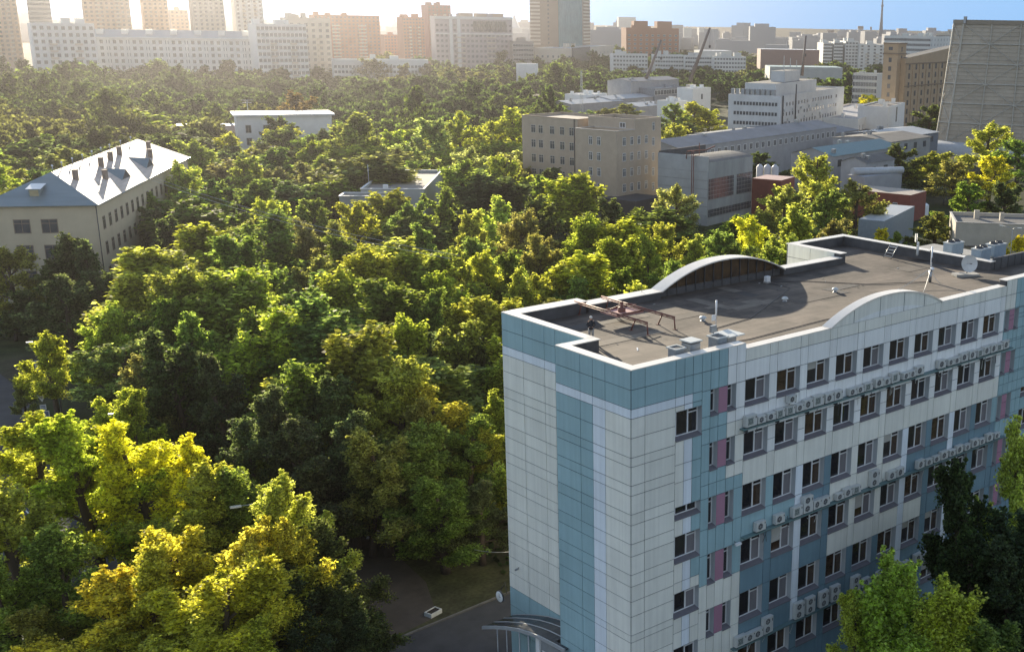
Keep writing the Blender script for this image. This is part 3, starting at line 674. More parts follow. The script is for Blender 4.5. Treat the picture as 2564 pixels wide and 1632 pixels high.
t = empty('security_camera', (9.0, -.1, 13.75), 'white security camera at the left end of the middle ledge', 'camera'); b = MB(); b.box(-.12, .35, -.3, -.1, -.1, .05, white_f); b.obj('body', t); MB().tube([(0, -.12, 0), (0, .05, .12)], .02, metal_d).obj('bracket', t)

# ================================================================ GROUND
def groundmat():
    m = bpy.data.materials.new('ground_earth'); m.use_nodes = True; n = m.node_tree; b = n.nodes['Principled BSDF']; b.inputs['Roughness'].default_value = .95
    b.inputs['Specular IOR Level'].default_value = 0.1
    tc = n.nodes.new('ShaderNodeTexCoord'); out = None
    for sc, a, c, p0, p1 in ((.03, (.035, .05, .018, 1), (.07, .065, .045, 1), .42, .6), (.35, (.7, .7, .7, 1), (1.25, 1.2, 1.1, 1), .35, .65), (3, (.75, .75, .75, 1), (1.2, 1.2, 1.2, 1), .3, .7)):
        z = n.nodes.new('ShaderNodeTexNoise'); z.inputs['Scale'].default_value = sc; z.inputs['Detail'].default_value = 5; n.links.new(tc.outputs['Object'], z.inputs['Vector'])
        r = n.nodes.new('ShaderNodeValToRGB'); r.color_ramp.elements[0].position = p0; r.color_ramp.elements[1].position = p1; r.color_ramp.elements[0].color = a; r.color_ramp.elements[1].color = c
        n.links.new(z.outputs['Fac'], r.inputs[0])
        if out is None: out = r.outputs[0]
        else:
            mx = n.nodes.new('ShaderNodeMixRGB'); mx.blend_type = 'MULTIPLY'; mx.inputs[0].default_value = 1; n.links.new(out, mx.inputs[1]); n.links.new(r.outputs[0], mx.inputs[2]); out = mx.outputs[0]
    n.links.new(out, b.inputs['Base Color']); return m
gm = groundmat()
b = MB(); S = 14000; b.poly([(-S, -S, 0), (S, -S, 0), (S, S, 0), (-S, S, 0)], gm); b.obj('ground', kind='structure')
kerb = mat('kerb_stone', (.12, .115, .11), .85, .2, 2)
def road(pts, z, name='road', m=None): b = MB(); b.poly([(p[0], p[1], z) for p in pts], m or asphalt); return b.obj(name, kind='structure')
road([(-24, -60), (-9.5, -60), (-9.5, 100), (-6, 108), (-6, 136), (-80, 136), (-80, 108), (-24, 104)], .012)
road([(-9.4, -10), (-4.2, -10), (-4.2, 8), (2.3, 17), (20, 17), (60, 23), (60, 31), (12, 26.6), (-4, 25.6), (-9.4, 22)], .012, 'driveway')
road([(6.5, 60), (9.5, 60), (6.0, 44), (4.5, 33), (2, 27), (-2.6, 26.2), (-1, 36), (3.2, 46)], .008, 'path', mat('trodden_earth', (.06, .05, .042), .95, .25, .5))
b = MB()
for (x0, y0), (x1, y1) in (((-9.4, 22), (-4, 25.7)), ((-4, 25.7), (12, 26.75)), ((12, 26.75), (60, 31.2))):
    d = np.array([x1 - x0, y1 - y0]); L = np.linalg.norm(d); d /= L; b.obox(((x0 + x1) / 2, (y0 + y1) / 2, .06), (*d, 0), (-d[1], d[0], 0), (0, 0, 1), L / 2 - .01, .08, .07, kerb)
for x in (-24.1, -9.4): b.box(x - .08, x + .08, -60, (104 if x < -20 else 21.8), 0, .13, kerb)
b.obj('kerb', kind='structure')
b = MB()
wp = mat('road_paint', (.55, .55, .52), .7, .15, 3)
for k in range(26): b.poly([(-16.8, -50 + 6 * k, .02), (-16.65, -50 + 6 * k, .02), (-16.65, -47 + 6 * k, .02), (-16.8, -47 + 6 * k, .02)], wp)
for k in range(9): b.poly([(-70 + 6 * k, 122, .02), (-67 + 6 * k, 122, .02), (-67 + 6 * k, 122.15, .02), (-70 + 6 * k, 122.15, .02)], wp)
b.poly([(-40, 129, .021), (-7, 131.4, .021), (-7, 131.6, .021), (-40, 129.2, .021)], wp)
b.obj('road_marking', kind='structure')
# planter, rock
t = empty('concrete_planter', (1.9, 27.5, 0), 'white concrete planter box with bare soil beside the kerb', 'planter', .25)
b = MB(); wc = mat('white_concrete', (.50, .50, .47), .8, .15, 3)
b.box(-.62, .62, -.40, -.32, 0, .36, wc); b.box(-.62, .62, .32, .40, 0, .36, wc); b.box(-.62, -.54, -.32, .32, 0, .36, wc); b.box(.54, .62, -.32, .32, 0, .36, wc); b.obj('trough', t)
MB().box(-.53, .53, -.31, .31, .1, .30, mat('soil', (.03, .024, .02), .95, .3, 4, bump=.5)).obj('soil', t)
def rock(loc, s, label):
    bm = bmesh.new(); bmesh.ops.create_icosphere(bm, subdivisions=2, radius=1); random.seed(5)
    for v in bm.verts: v.co *= random.uniform(.78, 1.1); v.co.z *= .7; v.co *= s
    me = bpy.data.meshes.new('boulder'); bm.to_mesh(me); bm.free(); me.materials.append(wc); o = bpy.data.objects.new('boulder', me); C.objects.link(o); o.location = (loc[0], loc[1], s * .45); tag(o, label, 'boulder')
rock((5.6, 44.4), .7, 'pale boulder at the edge of the shaded dirt path')

# wires
def wire(p, q, sag, label, r=.02):
    p, q = np.array(p, float), np.array(q, float)
    b = MB(); b.tube([p + (q - p) * k / 16 - np.array([0, 0, 4 * sag * (k / 16) * (1 - k / 16)]) for k in range(17)], r, mat('wire', (.30, .29, .26), .5), 4); o = b.obj('overhead_wire'); tag(o, label, 'wire', 'overhead wires')
wire((2.42, 16.6, 9.3), atD(1075, 1318, 112), .9, 'single overhead wire running from the entrance wall into the trees')
wire(atD(372, 440, 205), atD(1150, 640, 135), 1.0, 'upper of two long parallel wires over the treetops', .03)
wire(atD(372, 448, 205), atD(1130, 648, 132), 1.0, 'lower of two long parallel wires over the treetops', .03)

# street lamps
def lamp(loc, rz, h, label, double=False, hm=None):
    t = empty('street_lamp', loc, label, 'street lamp', rz, 'street lamps')
    b = MB(); b.tube([(0, 0, 0), (0, 0, h * .5), (0, 0, h - .6), (.15, 0, h - .25), (.5, 0, h - .05), (1.9, 0, h + .05)], [.11, .09, .07, .05, .045, .04], metal_g, 8); b.obj('pole', t)
    b = MB(); b.obox((2.25, 0, h + .06), (1, 0, .05), (0, 1, 0), (-.05, 0, 1), .42, .15, .06, mat('lamp_casing', (.6, .6, .58), .4, .05)); b.obj('lamp_head', t)
    if double:
        b = MB(); b.tube([(0, 0, h - .6), (-.15, 0, h - .25), (-.5, 0, h - .05), (-1.2, .3, h + .05)], .045, metal_g, 8); b.obj('arm', t)
        b = MB(); b.obox((-1.5, .35, h + .06), (1, 0, -.05), (0, 1, 0), (.05, 0, 1), .42, .15, .06, mat('lamp_casing', (1, 1, 1))); b.obj('lamp_head', t)
def lamp_at(px, py, h, rz, label, double=False):
    p = atZ(px, py, h + .06); d = np.array([math.cos(rz), math.sin(rz)]) * 2.25
    lamp((p[0] - d[0], p[1] - d[1], 0), rz, h, label, double)
lamp_at(283, 1036, 9.5, R(170), 'street lamp reaching left over the bright crowns by the road')
lamp_at(590, 1268, 9.5, R(170), 'nearest street lamp, its head poking out of yellow leaves')
lamp_at(75, 857, 9.5, R(165), 'street lamp over the grey road junction on the left')
lamp_at(2390, 421, 10, R(-50), 'tall grey street lamp in front of dark trees on the right')
lamp_at(2508, 565, 11, R(100), 'twin-headed lamp post beside the pale flat-roofed house', True)
lamp_at(62, 425, 10, R(160), 'lamp head glinting left of the hipped roof')
lamp_at(140, 392, 10, R(160), 'farther lamp head glinting above the hipped roof')
lamp_at(300, 335, 10, R(160), 'lamp with several bright heads behind the ridge of the hipped roof')
# traffic signs
def sign_post(px, py, z, label, parts):
    p = atZ(px, py, z); t = empty('traffic_sign', (p[0], p[1], 0), label, 'traffic sign', R(-20), 'traffic signs')
    MB().tube([(0, .05, 0), (0, .05, z + .6)], .04, metal_g).obj('post', t)
    wm = mat('sign_white', (.6, .6, .6), .5, .05); bm_ = mat('sign_blue', (.10, .13, .22), .5, .1)
    for kind, zz in parts:
        b = MB()
        if kind == 'tri':
            b.poly([(-.55, -.0, zz + .45), (0, -.0, zz - .5), (.55, 0, zz + .45)], wm); b.poly([(-.34, -.01, zz + .33), (0, -.01, zz - .25), (.34, -.01, zz + .33)], mat('sign_cream', (.42, .40, .33), .5))
            b.obj('give_way_plate', t)
        elif kind == 'sq':
            b.box(-.55, .55, -.03, 0, zz - .55, zz + .55, wm); b.box(-.46, .46, -.036, -.03, zz - .46, zz + .46, bm_)
            b.poly([(-.38, -.042, zz - .36), (.38, -.042, zz - .36), (0, -.042, zz + .38)], wm)
            b.poly([(-.06, -.048, zz - .3), (.02, -.048, zz - .05), (-.05, -.048, zz + .12), (.07, -.048, zz + .12), (.08, -.048, zz - .05), (.16, -.048, zz - .3)], bm_)
            b.obj('crossing_plate', t)
        else:
            b.box(-.32, .32, -.03, 0, zz - .32, zz + .32, wm)
            for q in range(3): b.box(-.24, .24, -.036, -.03, zz - .22 + q * .17, zz - .14 + q * .17, bm_)
            b.obj('panel_plate', t)
sign_post(111, 1040, 2.6, 'post with give-way triangle above a square crossing sign by the road', [('tri', 4.75), ('plate', 3.6), ('sq', 2.6)])
sign_post(99, 912, 3.0, 'square crossing sign on its own post beside the grey junction', [('sq', 3.0)])
# ================================================================ THE OTHER BUILDINGS
def uv(th): return np.array([math.sin(R(th)), math.cos(R(th))])
def extent(P, d, xpix, z):
    a = ROT @ (np.array([P[0], P[1], z]) - CAM); b = ROT @ np.array([d[0], d[1], 0.0])
    k = (xpix - CX) / FPX; return (k * a[2] - a[0]) / (b[0] - k * b[2])
roof_grey = mat('flat_roof', (.13, .125, .12), .9, .25, .15, bump=.1)
roof_pale = mat('pale_roof', (.42, .43, .43), .6, .12, .2)
wmesh = {}
def win_mesh(wd, ht, frame, gl, proud=.05, style=1):
    k = (round(wd, 2), round(ht, 2), frame.name, gl.name, style)
    if k in wmesh: return wmesh[k]
    b = MB(); t = min(.12, wd * .08); h = wd / 2
    b.poly([(-h + t, -proud * .4, t), (h - t, -proud * .4, t), (h - t, -proud * .4, ht - t), (-h + t, -proud * .4, ht - t)], gl)
    for x0, x1, z0, z1 in [(-h, h, 0, t), (-h, h, ht - t, ht), (-h, -h + t, t, ht - t), (h - t, h, t, ht - t)]: b.box(x0, x1, -proud, .02, z0, z1, frame)
    if style == 1: b.box(-t * .4, t * .4, -proud * .9, 0, t, ht - t, frame)
    if style == 2:
        b.box(-t * .4, t * .4, -proud * .9, 0, t, ht - t, frame); b.box(-h + t, h - t, -proud * .85, 0, ht * .68, ht * .68 + t * .8, frame)
    wmesh[k] = b.mesh('window'); return wmesh[k]
class B:
    def __init__(s, name, label, cat, px, D, th, xA, xC, top=True, A=None, Cc=None, H=None, group=None, z0=0):
        p = atD(px[0], px[1], D); s.P = p[:2]; s.H = H if H else p[2]; s.th = th; s.z0 = z0
        s.ua, s.uc = uv(th), uv(th + 90)
        s.A = A if A else extent(s.P, s.ua, xA, s.H); s.C = Cc if Cc else extent(s.P, s.uc, xC, s.H)
        s.root = empty(name, (*s.P, z0), label, cat, R(-th), group); s.H -= z0; s.wins = []
        s.info = '%-22s H %.1f A %.1f C %.1f at %.0f,%.0f' % (name, s.H, s.A, s.C, *s.P)
        if s.A < 3 or s.C < 3 or s.A > 150 or s.C > 150: print('BAD', s.info, px)
        s.info0 = '%-22s H %.1f A %.1f C %.1f at %.0f,%.0f' % (name, s.H, s.A, s.C, *s.P); s.info
    def body(s, wall, roof=None, par=.6, x0=0, x1=None, y0=0, y1=None, z0=0, H=None, name='wall', capt=None):
        x1 = s.C if x1 is None else x1; y1 = s.A if y1 is None else y1; H = H or s.H; roof = roof or roof_grey
        b = MB(); e = .3
        if par:
            b.box(x0, x1, y0, y1, z0, H - par, wall, roof)
            b.box(x0, x1, y0, y0 + e, H - par, H, wall); b.box(x0, x1, y1 - e, y1, H - par, H, wall)
            b.box(x0, x0 + e, y0 + e, y1 - e, H - par, H, wall); b.box(x1 - e, x1, y0 + e, y1 - e, H - par, H, wall)
        else: b.box(x0, x1, y0, y1, z0, H, wall, roof)
        o = b.obj(name, s.root)
        if capt:
            b = MB(); b.box(x0 - .12, x1 + .12, y0 - .12, y0 + .3, H + .003, H + .12, capt); b.box(x0 - .12, x1 + .12, y1 - .3, y1 + .12, H + .003, H + .12, capt)
            b.box(x0 - .12, x0 + .3, y0 + .3, y1 - .3, H + .003, H + .12, capt); b.box(x1 - .3, x1 + .12, y0 + .3, y1 - .3, H + .003, H + .12, capt); b.obj('coping', s.root)
        return o
    def win(s, face, us, zs, wd, ht, frame, gl=None, style=1, off=0):
        me = win_mesh(wd, ht, frame, gl or glass, style=style)
        for z in zs:
            for u in us:
                if face == 'R': M4 = Matrix.Translation((u, off, z))
                else: M4 = Matrix.Translation((off, u, z)) @ Matrix.Rotation(-math.pi / 2, 4, 'Z')
                s.wins.append((me, M4))
    def done(s):
        for me, M4 in s.wins[:100]: place('window', me, s.root, M4)
        rest = s.wins[100:]
        if rest:
            bm = bmesh.new(); mats = []
            for me, M4 in rest:
                k = len(bm.faces); bm.from_mesh(me); bm.faces.ensure_lookup_table()
                fs = bm.faces[k:]; vs = {v for f in fs for v in f.verts}
                for v in vs: v.co = M4 @ v.co
                for f in fs:
                    m = me.materials[f.material_index]
                    if m not in mats: mats.append(m)
                    f.material_index = mats.index(m)
            me2 = bpy.data.meshes.new('window'); bm.to_mesh(me2); bm.free()
            for m in mats: me2.materials.append(m)
            o = place('window', me2, s.root, Matrix.Identity(4)); o['kind'] = 'stuff'
        return s
def lin(a, b, n): return [a + (b - a) * (k + .5) / n for k in range(n)]
pale = mat('pale_plaster', (.46, .46, .43), .8, .08, .3); whitew = mat('white_plaster', (.74, .74, .72), .7, .06, .3)
wgl = glassm('town_glass', (.05, .055, .065), .15, .2, (.10, .11, .125)); wgl2 = glassm('soft_glass', (.07, .075, .085), .3, .2, (.11, .11, .115))
ochre = mat('ochre_plaster', (.50, .43, .31), .85, .08, .25, bump=.1)
# --- ochre house with hipped metal roof (left)
Y = B('hipped_house', 'ochre plastered block with a hipped metal roof, chimneys and dormers at the left edge', 'building', (240, 513), 215, -58, None, None, A=17, Cc=70)
H = Y.H; b = MB(); b.box(0, Y.C, 0, Y.A, 0, H, ochre); b.obj('wall', Y.root)
tin = mat('roof_tin_grey', (.20, .25, .26), .45, .15, .35, metal=.3, stretch=(1, .15, 1)); tin_lit = mat('roof_tin_lit', (.46, .385, .33), .62, .3, .5, spec=.3, stretch=(.2, 1.5, 1), bump=.08)  # the pale tin has sunlight on the lit slope painted into it
RH = 4.4; e = .6; ax0, ax1, ay = 8.0, Y.C - 4.5, Y.A / 2
rb_ = MB()
q = dict(a=(-e, -e, H), b=(Y.C + e, -e, H), c=(Y.C + e, Y.A + e, H), d=(-e, Y.A + e, H), r0=(ax0, ay, H + RH), r1=(ax1, ay, H + RH))
rb_.poly([q['d'], q['a'], q['r0']], tin); rb_.poly([q['a'], q['b'], q['r1'], q['r0']], tin_lit); rb_.poly([q['b'], q['c'], q['r1']], tin); rb_.poly([q['c'], q['d'], q['r0'], q['r1']], tin)
rb_.poly([q['a'], q['d'], q['c'], q['b']], ochre)
for (p0, p1) in (('a', 'b'), ('d', 'a')):
    rb_.tube([tuple(np.array(q[p0]) + (0, 0, -.03)), tuple(np.array(q[p1]) + (0, 0, -.03))], .09, tin, 6)
hr = rb_.obj('roof', Y.root)
def roof_z(x, y): return H + RH * min((y + e) / (ay + e), 1)
brick_d = mat('chimney_render', (.24, .19, .16), .9, .2, 2)
for x, y in ((10, 5.4), (19, 3.2), (27, 5.8), (35, 6.2), (43, 6.6), (53, 3.4), (60, 5.2)):
    b = MB(); z = roof_z(x, y); b.box(x - .55, x + .55, y - .35, y + .35, z - .6, z + 1.5, brick_d); b.box(x - .63, x + .63, y - .43, y + .43, z + 1.5, z + 1.62, brick_d); b.obj('chimney', hr)
for x in (9, 14, 20, 26, 32, 38, 44, 52, 60):
    b = MB(); b.tube([(x, ay, H + RH - .2), (x, ay, H + RH + .9)], .07, metal_g, 6); b.lathe((x, ay, H + RH + .8), [(.16, 0), (.18, .15), (.02, .3)], white_f, 8); b.obj('vent_pipe', hr)
for x in (26.0, 44.0):
    b = MB(); zt = roof_z(x, 4.6)
    b.poly([(x - 2.9, 1.6, roof_z(0, 1.6) + .02), (x + 2.9, 1.6, roof_z(0, 1.6) + .02), (x, 1.6, roof_z(0, 1.6) + 1.6)], darkwall)
    b.poly([(x - 3, 1.5, roof_z(0, 1.5)), (x, 1.5, roof_z(0, 1.5) + 1.65), (x, 5.4, roof_z(0, 5.4) + .02)], tin); b.poly([(x + 3, 1.5, roof_z(0, 1.5)), (x, 5.4, roof_z(0, 5.4) + .02), (x, 1.5, roof_z(0, 1.5) + 1.65)], tin)
    b.obj('dormer', hr)
b = MB(); b.box(1.9, 4.2, ay + .2, ay + 1.9, H + .8, H + 2.4, tin); b.poly([(1.5, ay - .1, H + 2.42), (1.5, ay + 2.2, H + 2.42), (4.6, ay + 2.2, H + 2.95), (4.6, ay - .1, H + 2.95)], mat('dormer_lid', (.6, .62, .64), .3, .05)); b.obj('dormer', hr)
b = MB(); b.box(1.84, 1.9, ay + .4, ay + 1.7, H + 1.1, H + 2.2, mat('dormer_pane', (.35, .3, .18), .4)); b.obj('dormer_window', hr)
wz = [H - 4.5 - 4.2 * k for k in range(4)]
Y.win('L', [7.3, 11.4], wz, 2.5, 2.3, mat('brown_frame', (.22, .17, .13), .6), wgl, 2)
Y.win('L', [15.6], wz[1:], 1.3, 2.2, white_f, wgl, 1)
Y.win('R', lin(1.5, 68, 18), wz, 1.5, 2.2, mat('brown_frame', (1, 1, 1)), wgl, 2); Y.done()
b = MB(); b.tube([(-.1, .0, 0), (-.1, 0, H - .2)], .08, metal_d, 6); b.obj('downpipe', Y.root)

# --- small flat-roofed pavilion among the trees
P_ = B('flat_pavilion', 'low flat-roofed pavilion with white parapets standing among the trees', 'building', (1062, 474), 262, -52, 903, 1107)
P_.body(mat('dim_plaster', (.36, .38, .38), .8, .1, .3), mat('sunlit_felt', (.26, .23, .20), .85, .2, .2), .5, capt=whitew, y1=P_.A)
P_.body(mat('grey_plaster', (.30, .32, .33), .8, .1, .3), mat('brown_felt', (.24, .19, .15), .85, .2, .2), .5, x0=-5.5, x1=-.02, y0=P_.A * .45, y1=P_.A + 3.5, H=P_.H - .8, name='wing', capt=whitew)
b = MB(); b.box(2, 3, P_.A * .6, P_.A * .6 + 1, P_.H - .5, P_.H + .6, whitew); b.obj('roof_vent', P_.root)
b = MB(); b.tube([(P_.C * .3, P_.A, P_.H), (P_.C * .3, P_.A, P_.H + 4)], .06, white_f); b.obj('flagpole', P_.root)

# --- white house with roof aerial
W1 = B('white_house', 'white two-storey house with an overhanging flat roof and a roof aerial', 'building', (592, 292), 430, 19, None, 830, A=14)
W1.body(whitew, None, 0); b = MB(); b.box(-1, W1.C + 1, -1, W1.A + 1, W1.H + .003, W1.H + .6, whitew, roof_pale); b.obj('roof', W1.root)
W1.win('R', [3.4, 9, 14], [W1.H - 5.5], 1.8, 2.6, mat('grey_frame', (.3, .3, .3), .6), wgl); W1.win('R', [3.4], [W1.H - 9.5], 1.8, 2.4, mat('grey_frame', (1, 1, 1)), wgl); W1.done()
b = MB(); b.tube([(4, 4, W1.H + .6), (4, 4, W1.H + 5)], .12, acw); b.tube([(2, 4, W1.H + 5), (6, 4, W1.H + 5)], .08, acw); b.tube([(2.4, 4, W1.H + 4.2), (5.4, 4, W1.H + 4.2)], .07, acw); b.obj('aerial', W1.root)

# --- putty-grey brick block
putty = mat('putty_brick', (.42, .34, .26), .85, .08, .5, bump=.15)
tanf = mat('putty_frame', (.45, .42, .38), .6)
G = B('brick_block', 'putty-coloured brick block of stepped heights with few paired windows', 'building', (1543, 330), 290, -12, 1440, 1655)
mid = extent(G.P, G.uc, 1590, G.H)
G.body(putty, None, .9, x1=mid - .02, capt=tanf)
H2 = atD(1590, 302, 292)[2]; G.body(putty, None, .8, x0=mid, H=H2, y0=.0, y1=G.A * 1.15, name='tower')
z1 = [G.H - 3.6 - 3.75 * k for k in range(5)]
G.win('L', [G.A * .42, G.A * .62], z1, 1.15, 2.0, white_f, wgl, 2)
G.win('R', [mid * .42, mid * .82], z1, 1.25, 2.0, white_f, wgl, 2)
G.win('R', [mid + 1.6, mid + 4.6], z1, 1.15, 2.0, white_f, wgl, 2); G.win('R', [G.C - 3.2], [z + 3 for z in z1], 1.0, 2.0, white_f, wgl, 2)
G.win('L', [G.A * .3], [H2 - 2.3], 1.8, 1.3, white_f, wgl, 1, off=mid); G.done()
G2 = B('brick_wing', 'lower putty-coloured wing with a flat tan roof left of the stepped brick block', 'building', (1446, 300), 306, -12, 1306, None, Cc=16)
G2.body(putty, mat('tan_felt', (.33, .27, .22), .85, .12, .2), .5, capt=mat('umber_edge', (.10, .08, .065), .7))
z1 = [G2.H - 4.2 - 3.75 * k for k in range(4)]
G2.win('L', [2, 5.2, 8.6, 12.5, G2.A - 4], z1, 1.6, 2.1, tanf, wgl, 2); G2.done()
b = MB(); b.tube([(-.15, 1, 0), (-.15, 1, G2.H)], .1, metal_d); b.obj('downpipe', G2.root)

# --- workshop hall with glazed side
hallm = mat('stained_concrete', (.30, .31, .31), .8, .2, .35, bump=.15, stretch=(1, 1, .25)); hallw = mat('panel_concrete', (.37, .38, .38), .8, .1, .4)
Hh = B('workshop_hall', 'grey workshop hall with bands of small-paned glazing and a gentle curved roof', 'building', (1773, 414), 285, -14, 1648, 1885)
Hh.body(hallm, None, 0)
b = MB(); n_ = 10
for k in range(n_):
    y0, y1 = Hh.A * k / n_, Hh.A * (k + 1) / n_; f = lambda y: Hh.H + 1.6 * math.sin(math.pi * min(1, .12 + y / Hh.A * .88))
    b.poly([(.3, y0, f(y0)), (Hh.C, y0, f(y0) - .2), (Hh.C, y1, f(y1) - .2), (.3, y1, f(y1))], roof_grey); b.poly([(Hh.C, y0, Hh.H), (Hh.C, y1, Hh.H), (Hh.C, y1, f(y1) - .2), (Hh.C, y0, f(y0) - .2)], hallm)
b.poly([(.3, 0.001, Hh.H), (Hh.C, .001, Hh.H), (Hh.C, .001, f(0) - .2), (.3, .001, f(0))], hallm); b.obj('roof', Hh.root)
b = MB(); b.box(-.06, .3, -.02, Hh.A + .02, Hh.H - 1.6, Hh.H + 2.0, hallw)
for k in range(5): b.box(-.09, -.06, 0, Hh.A, Hh.H - 3.6 - 2.1 * k, Hh.H - 1.75 - 2.1 * k, hallw)
b.obj('gable_wall', Hh.root)
b = MB(); b.box(.3, Hh.C, Hh.A - .3, Hh.A, Hh.H, Hh.H + 2.4, darkwall); b.obj('rear_parapet', Hh.root)
for z, hgt, n_ in ((Hh.H - 8.4, 5.0, 14), (Hh.H - 12.6, 1.8, 14)):
    for k in range(n_):
        if hgt > 3 and k in (8,): continue
        b = MB(); x = .4 + k * (Hh.C - .8) / n_; wd = (Hh.C - .8) / n_ - .06
        b.poly([(x, -.05, z), (x + wd, -.05, z), (x + wd, -.05, z + hgt), (x, -.05, z + hgt)], wgl)
        for q in range(5 if hgt > 3 else 2): b.box(x, x + wd, -.09, -.05, z + q * hgt / (5 if hgt > 3 else 2), z + q * hgt / (5 if hgt > 3 else 2) + .09, metal_g)
        b.box(x + wd / 2 - .04, x + wd / 2 + .04, -.09, -.05, z, z + hgt, metal_g); b.obj('window', Hh.root)
b = MB()
for x in (-.7, -.2): b.tube([(-1.0, 4.2 + x, 0), (-1.0, 4.2 + x, Hh.H + 3.2)], .12, rust, 6)
b.tube([(-1, 5.6, Hh.H + 1.2), (-1, 5.4, Hh.H + 3), (1.5, 1.5, Hh.H + 3.4), (3.8, .5, Hh.H + 4.2)], .16, rust, 6); b.tube([(-1, 3.5, Hh.H + 2), (1, 3.2, Hh.H + 2), (1, 3.2, Hh.H + 5)], .12, rust, 6); b.obj('flue_pipe', Hh.root)

# --- white multi-storey works office
offw = mat('office_white', (.56, .56, .55), .75, .12, .15, bump=.1)
O = B('works_office', 'weathered white works office with strip windows and a stepped penthouse', 'building', (1956, 241), 488, -24, 1824, 2114)
O.body(offw, None, .6)
ph = MB(); ph.box(2, O.C * .62, 3, O.A * .72, O.H - .6, O.H + 4.6, offw, roof_grey); ph.obj('penthouse', O.root)
ph = MB(); ph.box(O.C * .2, O.C * .42, 5, 11, O.H + 4.6, O.H + 9, offw, roof_grey); ph.obj('lift_tower', O.root)
for k in range(7): b = MB(); b.tube([(O.C * (.22 + .03 * k), 6 + k % 3, O.H + 9), (O.C * (.22 + .03 * k), 6 + k % 3, O.H + 11 + (k * 37 % 5))], .12, acw, 5); b.obj('aerial', O.root)
b = MB()
for k in range(9): b.box(.8, 2, 3 + k * 2.2, 4.4 + k * 2.2, O.H, O.H + 2.2, metal_g)
b.obj('rooftop_unit', O.root)
for k in range(4):
    z = O.H - 4.2 - 3.9 * k
    O.win('L', lin(O.A * .06, O.A * .9, 14), [z], O.A * .05, 1.5, mat('strip_frame', (.35, .36, .37), .6), wgl, 0)
    O.win('R', [u for i, u in enumerate(lin(1.5, O.C * .88, 20)) if (i * 7 + k * 3) % 9], [z - .2], 1.75, 1.6, mat('strip_frame', (1, 1, 1)), wgl, 0)
    for q in range(5):
        b = MB(); x = 3 + (q * 11.3 + k * 5.1) % (O.C - 6); b.box(x, x + 1, -.6, -.06, z - 2.2, z - 1.2, acw); b.obj('condenser', O.root)
O.done(); b = MB(); b.tube([(O.C * .02, -.3, 0), (O.C * .02, -.3, O.H)], .3, metal_d); b.tube([(O.C * .2, -.3, O.H - 14), (O.C * .2, -.3, O.H + 4)], .25, metal_d); b.obj('flue_pipe', O.root)

# --- brown mill with tower
brown = mat('brown_brick', (.37, .275, .18), .85, .1, .25, bump=.1); brownd = mat('umber_brick', (.20, .15, .105), .85, .1, .25)
Mt = B('mill_tower', 'square brown brick stair tower with small windows beside the big cooling tower', 'building', (2249, 109), 600, -14, 2214, 2270)
Mt.body(brown, None, .8); b = MB()
for z in (Mt.H - .4, Mt.H - 5.2): b.box(-.35, Mt.C + .35, -.35, Mt.A + .35, z, z + .55, brownd)
b.obj('cornice', Mt.root)
Mt.win('L', [Mt.A / 2], [Mt.H - 3.4], 2.2, 1.7, brownd, wgl, 1); Mt.win('L', [Mt.A * .5], [Mt.H - 9 - 4.1 * k for k in range(7)], 1.6, 2.2, brownd, wgl, 1)
Mt.win('R', [Mt.C * .5], [Mt.H - 4 - 4.1 * k for k in range(8)], 1.5, 2.3, brownd, wgl, 1); Mt.done()
Mm = B('brick_mill', 'long brown brick mill with rows of arched windows and a rising roofline', 'building', (2268, 147), 603, -14, 2260, 2400, A=7)
Mm.body(brown, roof_grey, 0); b = MB(); b.poly([(0, .05, Mm.H), (Mm.C, .05, Mm.H), (Mm.C, .05, Mm.H + 5.5)], brown); b.poly([(0, .05, Mm.H), (Mm.C, .05, Mm.H + 5.5), (Mm.C, Mm.A, Mm.H + 5.5), (0, Mm.A, Mm.H)], roof_grey)
b.poly([(Mm.C, .05, Mm.H), (Mm.C, Mm.A, Mm.H), (Mm.C, Mm.A, Mm.H + 5.5), (Mm.C, .05, Mm.H + 5.5)], brown); b.obj('roof', Mm.root)
b = MB()
for k in range(9): x = 1 + k * (Mm.C - 2) / 8; b.box(x - .4, x + .4, -.3, 0, 1, Mm.H - 3, brown)
for z in (Mm.H - 2.8, Mm.H - 13.5): b.box(0, Mm.C, -.4, -.005, z, z + .5, brownd)
b.obj('pilaster', Mm.root)
Mm.win('R', [1 + (k + .5) * (Mm.C - 2) / 8 for k in range(8)], [Mm.H - 5.6 - 4.25 * k for k in range(7)], 2.2, 2.7, brownd, wgl, 1); Mm.done()

# --- cooling tower with lattice
ct = empty('cooling_tower', (0, 0, 0), 'huge tapering lattice-clad cooling tower cut by the right edge of the view', 'cooling tower')
ctm = mat('tower_cladding', (.40, .345, .275), .8, .16, .08, stretch=(1, 1, 3), bump=.1); ctl = mat('tower_lattice', (.46, .43, .37), .7, .1, 1)
cen0 = atD(2500, 200, 512); HT = atD(2450, 60, 480)[2]; r1 = 33.0; r0 = 38.2; NS = 8
azc = math.atan2(cen0[0] - CAM[0], cen0[1] - CAM[1])
d_ = np.array([math.sin(azc), math.cos(azc)]); lft = np.array([-d_[1], d_[0]])
